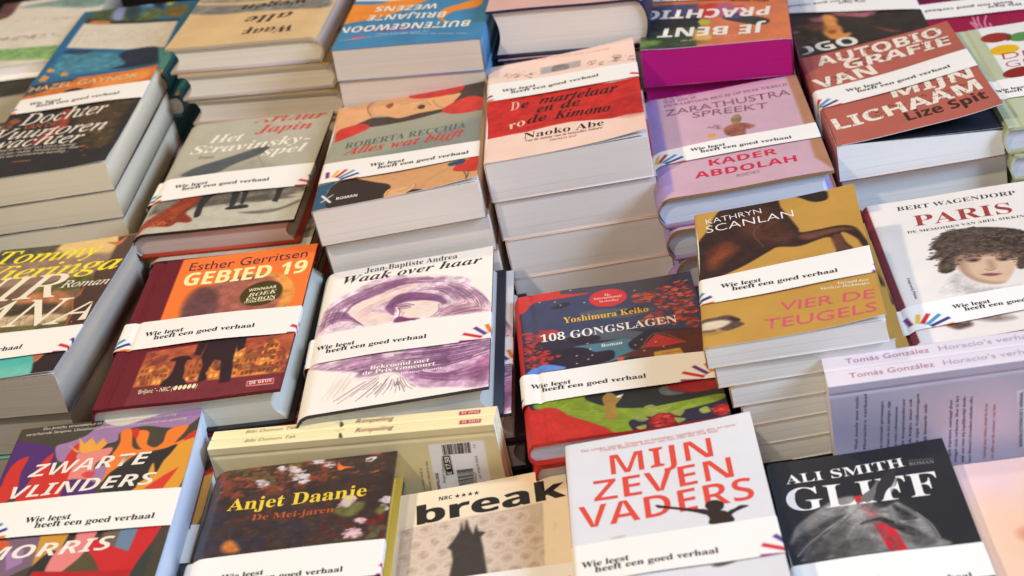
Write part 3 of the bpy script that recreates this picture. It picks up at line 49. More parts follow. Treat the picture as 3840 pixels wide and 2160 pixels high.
"B4":[["FILL",[242,208,190],0.03,2.0],["P",[176,168,164],[[4.94,18.93],[8.74,18.72],[8.72,17.17],[4.93,17.33]],0,0.1,0.06,1],["P",[130,122,120],[[6.01,18.12],[6.4,18.77],[7.52,18.4],[7.49,17.32],[6.1,17.47]],1,0.2,0.06,1],["L",[232,220,210],[[6.2,18.02],[7.41,17.9]],0.06,1],["LV",[[70,58,58],[110,86,84]],[[1.28,18.91],[2.12,18.88],[2.13,17.78],[1.29,17.94]],7,0.17],["LV",[[70,58,58],[110,86,84]],[[2.03,18.43],[2.88,18.39],[2.88,17.3],[2.04,17.47]],7,0.17],["LV",[[70,58,58],[110,86,84]],[[2.88,18.75],[3.72,18.7],[3.72,17.61],[2.88,17.78]],7,0.17],["LV",[[70,58,58],[110,86,84]],[[3.35,18.16],[4.19,18.1],[4.19,17.02],[3.35,17.19]],7,0.17],["LV",[[70,58,58],[110,86,84]],[[2.41,18.74],[3.25,18.69],[3.25,17.6],[2.41,17.77]],7,0.17],["LV",[[70,58,58],[110,86,84]],[[9.32,17.82],[10.16,17.69],[10.12,16.62],[9.29,16.86]],7,0.17],["LV",[[70,58,58],[110,86,84]],[[9.7,17.89],[10.53,17.76],[10.49,16.69],[9.66,16.93]],7,0.17],["LV",[[70,58,58],[110,86,84]],[[9.96,17.49],[10.79,17.36],[10.75,16.29],[9.93,16.54]],7,0.17],["LV",[[70,58,58],[110,86,84]],[[11.54,17.51],[12.37,17.37],[12.32,16.3],[11.5,16.56]],7,0.17],["LV",[[70,58,58],[110,86,84]],[[11.75,17.88],[12.58,17.73],[12.52,16.66],[11.7,16.93]],7,0.17],["LV",[[70,58,58],[110,86,84]],[[11.47,18.05],[12.31,17.9],[12.25,16.83],[11.43,17.09]],7,0.17],["LV",[[70,58,58],[110,86,84]],[[11.9,17.29],[12.73,17.14],[12.68,16.08],[11.86,16.34]],7,0.17],["LV",[[70,58,58],[110,86,84]],[[12.83,17.32],[13.66,17.16],[13.6,16.1],[12.78,16.37]],7,0.17],["LV",[[70,58,58],[110,86,84]],[[13.08,16.79],[13.91,16.65],[13.84,15.59],[13.03,15.85]],7,0.17],["L",[80,66,64],[[11.18,16.64],[12.1,16.51],[12.73,16.17]],0.05,1],["L",[80,66,64],[[3.67,17.87],[4.52,18.05]],0.05,1],["T","tijdloos verhaal over verlies, hoop en vergeving","serifl",[214,176,160],[2.82,21.25],[11.5,19.65],0.59,0],["P",[198,44,38],[[-0.68,12.3],[-0.09,12.84],[2.31,12.85],[3.67,12.94],[5.04,13.07],[7.03,12.51],[9.56,12.39],[11.33,11.78],[13.89,11.72],[13.89,3.74],[12.29,4.23],[10.99,4.16],[9.29,4.72],[7.57,5.19],[5.84,5.15],[3.67,4.87],[2.36,5.0],[0.07,4.97],[-0.6,5.24]],0,0.2,0.06,1],["P",[172,36,34],[[11.15,7.67],[14.11,7.3],[13.89,3.74],[11.44,4.5]],1,0.3,0.6,0.6],["FL",[226,120,100],[[2.31,12.9],[5.04,13.07],[7.03,12.51],[13.89,11.72]],[[2.31,13.13],[5.04,13.3],[7.03,12.74],[13.9,11.94]],4,0.05,0.5],["FL",[226,120,100],[[0.07,4.97],[2.36,5.0],[5.84,5.15],[9.29,4.72],[13.89,3.74]],[[0.06,5.18],[2.36,5.2],[5.84,5.36],[9.3,4.93],[13.9,3.95]],4,0.05,0.5],["T","D","bi",[228,190,160],[2.18,10.13],[3.04,10.18],1.79,1],["T","e","bi",[36,26,26],[3.15,10.22],[3.87,10.24],1.7,1],["T","martelaar","bi",[36,26,26],[4.73,10.44],[11.74,9.64],1.7,1],["T","en","bi",[36,26,26],[4.54,8.51],[6.02,8.48],1.67,1],["T","de","bi",[36,26,26],[6.66,8.42],[8.43,8.38],1.66,1],["T","ro","bi",[232,196,168],[2.18,6.08],[3.65,6.43],1.58,1],["T","de","bi",[36,26,26],[3.68,6.5],[5.44,6.53],1.63,1],["T","Kimono","bi",[36,26,26],[6.03,6.41],[10.93,5.89],1.61,1],["T","Naoko Abe","serifl",[44,38,38],[3.36,3.52],[10.27,3.14],1.16,0],["T","Van de auteur van de bestseller Sakura","serifl",[70,60,58],[3.49,2.85],[10.13,2.51],0.45,0],["T","THOMAS RAP","serif",[196,110,100],[5.58,2.06],[7.94,1.97],0.36,0],["BAND",[12.85,11.67,16.85,15.04],[2.21,13.75],[10.25,13.52]]],
"B5":[["FILL",[204,166,178],0.04,2.0],["P",[160,136,190],[[-0.38,20.29],[1.19,21.58],[1.12,1.18],[-0.13,-0.14]],0,0.05,0.15,1],["P",[176,126,96],[[13.18,21.46],[14.48,21.62],[14.26,-0.38],[13.02,2.96],[13.13,7.53],[13.22,13.63]],0,0.05,0.15,1],["P",[196,130,170],[[1.12,21.61],[5.43,22.02],[11.78,21.19],[11.6,19.81],[4.36,20.58]],1,0,0.8,0.5],["T","WIE BEN JE,","serif",[136,88,130],[1.77,20.46],[4.83,20.65],0.56,0],["T","WAT BEN JE","serif",[136,88,130],[1.76,19.68],[4.8,19.77],0.55,0],["T","EN WAARVOOR BEN JE OP DEZE WERELD","serif",[136,88,130],[1.73,18.84],[12.99,18.85],0.55,0],["T","ZARATHUSTRA","sans",[132,88,112],[1.72,16.79],[13.02,16.69],1.3,0],["T","SPREEKT","sans",[132,88,112],[4.01,15.29],[10.7,14.7],1.24,0],["P",[150,92,74],[[6.4,11.58],[7.11,12.48],[8.25,12.41],[9.14,11.57],[8.68,11.01],[8.25,10.98],[7.99,9.58],[6.68,10.16]],1,0.4,0.12,1],["E",[150,122,90],[7.72,13.43],[8.19,13.4],[7.88,14.49],0.4,0.06,1],["LV",[[120,84,80],[90,66,70]],[[5.03,12.64],[6.15,13.25],[6.18,11.9],[5.32,12.07]],26,0.16],["L",[160,110,90],[[6.01,11.98],[6.95,11.78]],0.1,1],["P",[214,160,60],[[5.0,11.11],[5.56,11.08],[5.54,10.44],[4.98,10.47]],1,0,0.06,1],["T","KADER","sansb",[206,46,74],[4.47,4.9],[10.18,4.82],1.16,1],["T","ABDOLAH","sansb",[206,46,74],[3.07,2.94],[11.53,2.72],1.21,1],["T","PROMETHEUS","thin",[140,100,110],[6.45,1.78],[8.33,1.85],0.59,0],["BAND",[6.37,6.58,9.24,9.72],[3.98,7.4],[11.73,7.21]]],
"B6":[["FILL",[182,98,84],0.04,2.0],["P",[150,76,70],[[-0.08,20.57],[0.31,20.37],[0.21,1.29],[-0.87,0.9]],0,0.05,0.1,1],["T","AUTOBIO","heavy",[238,228,210],[1.42,17.75],[12.98,17.66],2.29,2],["STITCH",[1.42,17.75],[12.98,17.66],2.29,63],["T","GRAFIE","heavy",[238,228,210],[3.53,15.7],[13.11,15.03],2.09,2],["STITCH",[3.53,15.7],[13.11,15.03],2.07,54],["T","VAN","heavy",[238,228,210],[0.57,12.42],[6.07,13.19],2.27,2],["STITCH",[0.57,12.42],[6.07,13.19],2.35,27],["T","MIJN","heavy",[238,228,210],[6.26,7.09],[13.22,6.87],2.24,2],["STITCH",[6.26,7.09],[13.22,6.87],2.23,36],["T","LICHAAM","heavy",[238,228,210],[0.65,3.12],[13.35,4.15],2.32,2],["STITCH",[0.65,3.12],[13.35,4.15],2.36,63],["T","Lize Spit","heavy",[64,42,38],[6.44,1.69],[13.3,2.01],1.75,2],["BAND",[7.88,8.84,11.9,12.95],[3.61,9.6],[11.9,9.92]]],
"C1":[["FILL",[118,92,66],0.25,1.5],["P",[230,194,124],[[5.26,22.13],[8.59,22.06],[11.92,21.92],[12.0,20.31],[11.6,18.5],[9.16,18.41],[6.92,19.81]],1,0.1,0.3,1],["P",[72,68,52],[[-5.74,19.0],[-3.14,22.04],[0.66,22.39],[5.53,22.97],[5.71,20.96],[4.68,20.13],[4.09,18.69],[1.64,17.64],[-3.83,16.94]],1,0.5,0.2,1],["FL",[120,110,80],[[4.47,22.67],[3.94,19.07]],[[5.81,22.72],[5.86,20.57]],8,0.05,0.5],["P",[152,120,102],[[-4.41,18.24],[3.86,19.26],[11.88,18.77],[11.56,15.47],[2.77,14.92],[-3.01,15.12]],1,0.25,0.3,1],["P",[96,92,44],[[6.51,14.49],[8.68,15.17],[11.48,15.17],[11.87,13.6],[9.5,13.02],[7.48,12.98]],1,0.5,0.2,1],["P",[176,112,70],[[5.17,12.49],[7.95,13.21],[10.31,12.36],[10.73,10.05],[7.45,10.29]],1,0.4,0.3,1],["P",[76,60,44],[[-1.2,11.09],[5.1,11.55],[9.5,11.11],[9.63,9.36],[0.85,8.57]],1,0.5,0.3,1],["P",[196,170,132],[[-0.29,9.06],[5.87,9.67],[11.01,9.05],[11.46,7.88],[5.64,8.02]],1,0.4,0.2,1],["P",[92,96,50],[[6.17,7.61],[11.52,7.72],[11.78,7.06],[6.7,7.21]],1,0.4,0.15,1],["FL",[60,46,36],[[5.54,9.58],[6.31,7.29]],[[10.95,9.22],[11.39,7.14]],7,0.06,0.7],["P",[74,46,35],[[11.55,21.75],[13.9,21.32],[13.99,12.29],[12.3,12.67],[11.39,15.68],[12.11,17.86],[12.0,20.31]],0,0.12,0.12,1],["P",[72,44,34],[[10.52,14.25],[13.85,13.45],[14.03,6.72],[11.87,7.16],[11.04,11.39],[11.51,12.08]],0,0.15,0.12,1],["L",[190,92,46],[[11.26,13.26],[11.31,12.12],[11.02,11.32],[11.74,9.04],[11.93,7.17]],0.14,1],["P",[196,106,60],[[10.8,20.88],[11.94,20.76],[12.52,21.58],[12.36,20.39],[11.97,20.14]],1,0.3,0.1,1],["T","Tommy","it",[248,228,52],[0.41,19.22],[10.5,18.78],2.21,2],["T","Wieringa","it",[248,228,52],[-1.11,16.45],[13.39,15.87],2.34,2],["T","NIR","it",[244,232,208],[-1.59,12.79],[8.93,12.22],3.94,0],["T","VANA","it",[244,232,208],[-1.57,8.65],[13.97,7.3],4.09,0],["T","Roman","it",[244,232,208],[8.84,13.66],[13.44,13.28],1.14,1],["P",[84,184,174],[[0.55,3.25],[7.59,3.35],[10.69,3.18],[11.86,-0.09],[9.12,-0.31],[2.37,-0.68]],0,0.08,0.06,1],["P",[130,206,184],[[5.73,1.56],[11.38,1.33],[11.86,-0.09],[9.12,-0.31]],0,0.05,0.6,0.7],["P",[46,33,36],[[11.27,1.49],[11.55,2.21],[11.94,2.99],[14.05,2.92],[14.11,0.93],[14.02,-0.71],[11.67,-0.25],[11.55,0.6]],0,0.1,0.1,1],["P",[192,110,70],[[10.63,3.11],[11.64,2.98],[11.58,2.14],[11.29,1.77]],1,0.2,0.06,1],["BAND",[2.63,2.77,6.74,6.77],[0.28,3.66],[9.25,3.93]]],
"D1":[["FILL",[70,63,52],0.05,2.0],["P",[160,122,166],[[3.44,18.36],[4.42,18.81],[5.53,19.36],[6.36,20.49],[7.79,21.13],[9.72,21.26],[14.72,21.54],[13.6,19.0],[12.06,19.06],[10.01,19.74],[8.32,19.31],[8.25,18.16],[7.33,17.83],[5.59,17.04],[4.24,16.31]],1,0,0.06,1],["P",[224,214,196],[[6.62,21.1],[7.59,22.11],[11.6,21.6],[9.47,20.51],[7.99,20.16]],1,0,0.06,1],["P",[82,44,108],[[-1.48,14.96],[-0.54,18.52],[-0.12,19.86],[1.19,19.33],[2.73,18.76],[3.49,17.84],[3.86,16.01],[3.74,13.72],[2.16,12.59],[0.08,12.04]],1,0,0.06,1],["P",[206,50,42],[[-0.17,11.62],[0.32,13.89],[0.35,15.46],[0.66,16.89],[1.57,17.53],[1.45,15.62],[1.67,13.63],[1.26,12.05]],1,0,0.06,1],["P",[206,50,42],[[1.89,11.93],[2.43,14.45],[2.8,16.59],[3.47,17.59],[3.54,16.08],[4.3,14.82],[4.73,17.47],[5.26,18.51],[5.41,16.83],[5.48,14.59],[5.34,12.93],[5.41,11.38],[2.03,11.67]],1,0,0.06,1],["P",[240,126,46],[[8.32,19.31],[9.15,19.39],[9.71,16.97],[10.99,16.65],[13.16,17.16],[14.21,18.1],[13.97,16.87],[10.35,16.03],[9.3,14.94],[8.52,13.99],[8.11,12.99],[7.79,14.62],[8.52,17.59]],1,0,0.06,1],["P",[240,126,46],[[9.66,19.16],[10.57,18.84],[10.71,17.28],[11.29,16.66],[10.46,16.63],[9.77,17.85]],1,0,0.06,1],["P",[240,126,46],[[11.46,16.56],[11.93,17.28],[12.11,18.79],[13.6,19.0],[12.87,17.09],[12.44,16.55]],1,0,0.06,1],["P",[206,50,42],[[9.15,19.39],[9.69,19.41],[9.77,18.23],[9.46,18.43]],1,0,0.06,1],["P",[206,50,42],[[13.79,17.93],[14.4,18.31],[14.19,17.33],[13.53,17.21]],1,0,0.06,1],["P",[226,156,52],[[14.35,17.3],[14.38,15.29],[13.96,10.93],[10.65,11.56],[11.66,13.14],[12.14,14.5],[12.7,15.5],[13.23,16.77]],1,0,0.06,1],["P",[46,43,44],[[13.08,16.77],[11.83,16.17],[10.42,15.7],[9.45,14.91],[8.68,13.96],[8.48,12.8],[8.72,11.69],[10.7,11.67],[11.04,12.55],[12.02,13.19],[12.43,14.93]],1,0,0.06,1],["P",[216,60,46],[[13.74,13.88],[12.78,13.04],[11.51,11.63],[12.94,11.35]],0,0,0.06,1],["P",[226,156,52],[[11.65,14.72],[11.98,13.56],[11.93,12.85],[11.53,13.41]],1,0,0.06,1],["P",[230,136,124],[[5.51,17.06],[7.07,17.25],[8.05,17.31],[8.0,16.43],[7.18,15.36],[7.19,13.29],[5.48,13.62],[5.51,16.06]],1,0,0.06,1],["P",[236,166,64],[[4.43,18.42],[5.53,17.31],[5.09,19.25],[5.69,18.29],[6.15,19.0],[6.69,17.96],[7.05,18.76],[7.54,17.92],[7.16,17.17],[5.96,17.09],[5.21,17.37]],0,0,0.06,1],["P",[160,122,166],[[7.16,13.42],[7.29,14.84],[8.18,14.91],[8.04,13.13]],1,0,0.06,1],["P",[82,44,108],[[5.48,11.72],[5.36,13.16],[5.58,13.84],[7.16,13.42],[7.82,12.45],[7.73,11.53]],1,0,0.06,1],["P",[214,70,70],[[6.4,14.17],[6.75,14.58],[7.41,14.33],[7.11,13.67]],1,0,0.06,1],["P",[122,96,116],[[1.02,7.34],[5.16,7.36],[5.18,4.19],[3.29,2.9],[2.2,3.09]],0,0,0.06,1],["P",[160,122,166],[[2.9,5.91],[4.12,6.13],[4.38,4.59],[3.44,3.91]],0,0,0.06,1],["P",[214,90,50],[[1.02,7.34],[2.54,7.28],[2.95,6.55],[1.77,5.9]],1,0,0.06,1],["P",[206,146,56],[[5.01,7.39],[7.34,7.51],[6.78,5.66],[6.06,5.14],[5.19,4.13]],0,0,0.06,1],["P",[46,43,44],[[6.54,5.48],[5.9,2.98],[5.01,3.23],[5.72,5.09]],1,0,0.06,1],["P",[46,43,44],[[7.07,7.45],[7.73,7.33],[7.3,6.43],[6.87,5.85]],0,0,0.06,1],["P",[105,130,156],[[10.74,7.23],[12.16,7.19],[11.86,4.49],[10.67,5.18]],0,0,0.06,1],["P",[110,92,80],[[9.58,7.0],[10.79,7.33],[10.75,5.16],[9.66,6.0]],0,0,0.06,1],["P",[202,36,42],[[8.11,6.93],[8.72,7.37],[9.12,6.53],[10.65,5.29],[11.86,4.49],[12.09,7.2],[13.8,7.11],[13.19,4.41],[12.64,1.6],[10.48,2.19],[9.39,4.34],[8.76,5.3]],0,0,0.06,1],["P",[228,130,128],[[7.73,7.33],[9.09,7.31],[9.04,6.55],[8.57,4.91],[7.65,3.18],[6.33,3.2],[6.54,5.48],[7.57,6.49]],1,0,0.06,1],["P",[86,76,50],[[8.81,5.08],[9.43,4.34],[10.44,2.39],[7.5,3.21]],0,0,0.06,1],["P",[180,30,36],[[5.42,3.52],[12.55,2.44],[12.0,0.81],[4.91,2.01]],0,0,0.06,1],["P",[50,60,56],[[13.2,4.73],[13.53,4.77],[13.39,0.57],[12.45,1.53]],1,0,0.06,1],["P",[46,43,44],[[9.12,7.19],[9.53,7.22],[9.39,6.59],[9.02,6.66]],0,0,0.06,1],["T","‘Een lyrische, verwoestende en betoverende ode aan het door oorlog","sanso",[214,204,186],[1.83,20.81],[12.38,20.58],0.36,0],["T","verscheurde Sarajevo. Uitstekend gecomponeerd en pulserend van spanning.’","sanso",[214,204,186],[0.65,20.28],[13.5,19.84],0.36,0],["T","ZWARTE","sbi",[240,230,216],[2.13,14.81],[11.3,14.69],1.5,1],["T","VLINDERS","sbi",[240,230,216],[1.34,12.33],[12.19,12.06],1.44,1],["T","MORRIS","sbi",[240,230,216],[1.07,5.12],[10.56,5.07],1.42,1],["BAND",[7.59,6.82,11.85,11.18],[4.34,8.2],[13.03,7.8]]],
"D3":[["FILL",[60,44,42],0.3,0.8],["LV",[[84,52,46],[50,36,40],[72,62,48],[96,44,42],[46,42,54],[66,46,40]],[[0.22,11.42],[-0.29,22.25],[12.77,21.68],[13.42,11.16]],420,0.4],["NZ",[140,62,40],[[-0.29,22.25],[8.06,22.25],[8.94,18.62],[4.94,17.7],[0.16,17.65]],1.0,0.5,0.8],["NZ",[112,92,54],[[-0.36,22.65],[7.32,22.14],[8.4,19.45],[3.31,18.73]],1.2,0.56,0.8],["NZ",[110,30,34],[[8.95,14.86],[13.55,14.47],[13.49,11.15],[8.92,12.18]],0.9,0.5,0.9],["NZ",[96,98,60],[[9.2,12.79],[13.38,12.37],[13.51,10.93],[9.01,11.4]],0.8,0.5,0.8],["NZ",[46,44,60],[[-0.0,16.51],[7.63,13.97],[7.97,11.36],[0.2,11.53]],2,0.45,0.7],["LV",[[216,202,204],[196,176,182],[230,220,220]],[[5.71,19.84],[6.05,20.48],[6.8,20.22],[7.16,19.57],[6.75,18.95],[6.16,19.18]],38,0.28],["LV",[[216,202,204],[196,176,182],[230,220,220]],[[5.43,20.51],[5.65,20.92],[6.12,20.75],[6.35,20.33],[6.09,19.94],[5.72,20.09]],24,0.28],["LV",[[216,202,204],[196,176,182],[230,220,220]],[[7.09,21.56],[7.39,22.1],[8.02,21.88],[8.33,21.31],[7.97,20.79],[7.47,20.98]],32,0.28],["LV",[[216,202,204],[196,176,182],[230,220,220]],[[8.23,20.59],[8.39,20.89],[8.74,20.76],[8.91,20.45],[8.71,20.16],[8.43,20.27]],18,0.28],["LV",[[216,202,204],[196,176,182],[230,220,220]],[[11.38,20.65],[11.55,20.95],[11.9,20.83],[12.06,20.51],[11.86,20.22],[11.58,20.33]],18,0.28],["LV",[[216,202,204],[196,176,182],[230,220,220]],[[3.16,19.24],[3.4,19.7],[3.95,19.51],[4.23,19.04],[3.93,18.59],[3.49,18.75]],28,0.28],["LV",[[216,202,204],[196,176,182],[230,220,220]],[[6.97,21.33],[7.16,21.67],[7.55,21.53],[7.74,21.18],[7.52,20.85],[7.21,20.97]],20,0.28],["LV",[[216,202,204],[196,176,182],[230,220,220]],[[6.37,19.11],[6.58,19.51],[7.05,19.34],[7.28,18.94],[7.02,18.55],[6.65,18.69]],24,0.28],["LV",[[216,202,204],[196,176,182],[230,220,220]],[[4.72,20.78],[4.83,20.98],[5.06,20.89],[5.18,20.69],[5.05,20.49],[4.86,20.56]],12,0.28],["LV",[[216,202,204],[196,176,182],[230,220,220]],[[12.89,15.51],[13.11,15.89],[13.55,15.73],[13.76,15.35],[13.49,14.98],[13.13,15.12]],24,0.28],["LV",[[216,202,204],[196,176,182],[230,220,220]],[[12.9,14.59],[13.05,14.84],[13.34,14.74],[13.47,14.48],[13.3,14.24],[13.06,14.33]],16,0.28],["LV",[[218,176,178],[232,200,204],[190,130,140]],[[10.05,15.92],[10.3,16.37],[10.82,16.19],[11.07,15.73],[10.77,15.31],[10.35,15.46]],35,0.28],["LV",[[218,176,178],[232,200,204],[190,130,140]],[[9.89,15.38],[10.11,15.75],[10.56,15.6],[10.77,15.21],[10.51,14.85],[10.15,14.98]],30,0.28],["LV",[[218,176,178],[232,200,204],[190,130,140]],[[10.47,12.12],[10.79,12.66],[11.44,12.44],[11.75,11.89],[11.37,11.37],[10.84,11.56]],45,0.28],["LV",[[218,176,178],[232,200,204],[190,130,140]],[[11.24,13.42],[11.42,13.73],[11.79,13.61],[11.96,13.29],[11.74,13.0],[11.45,13.11]],25,0.28],["LV",[[218,176,178],[232,200,204],[190,130,140]],[[10.88,12.16],[11.13,12.58],[11.64,12.41],[11.88,11.98],[11.58,11.57],[11.18,11.72]],35,0.28],["LV",[[120,60,44],[90,70,48],[150,90,50],[70,40,40]],[[-0.29,22.25],[8.06,22.25],[12.67,21.2],[12.75,18.61],[8.94,18.62],[4.98,17.46],[0.16,17.65]],120,0.3],["P",[226,112,44],[[9.21,20.77],[9.57,20.2],[10.53,19.89],[9.83,19.84],[9.48,19.67],[9.24,19.9]],1,0.3,0.06,1],["P",[112,110,58],[[9.46,14.77],[10.19,15.32],[11.67,15.51],[11.55,14.61],[10.91,13.94],[10.02,14.21]],1,0.4,0.15,1],["P",[112,110,58],[[12.57,14.31],[13.22,14.99],[13.29,14.18],[12.9,13.8]],1,0.4,0.15,1],["E",[216,202,204],[10.43,15.74],[10.82,15.78],[10.42,16.44],0.2,0.12,1],["P",[200,90,50],[[11.13,21.63],[12.26,21.6],[12.23,21.1],[11.38,21.4]],1,0.4,0.15,1],["P",[206,120,50],[[1.85,12.22],[2.32,12.8],[2.91,12.25],[3.18,11.44],[2.18,11.51]],1,0.5,0.2,1],["T","Anjet Daanje","serif",[238,204,62],[1.54,16.22],[11.72,16.13],1.36,1],["T","De Mei-jaren","serif",[186,84,46],[3.56,14.82],[9.53,14.66],0.68,0],["BAND",[7.1,7.11,10.88,10.91],[3.33,7.68],[10.96,7.83]]],
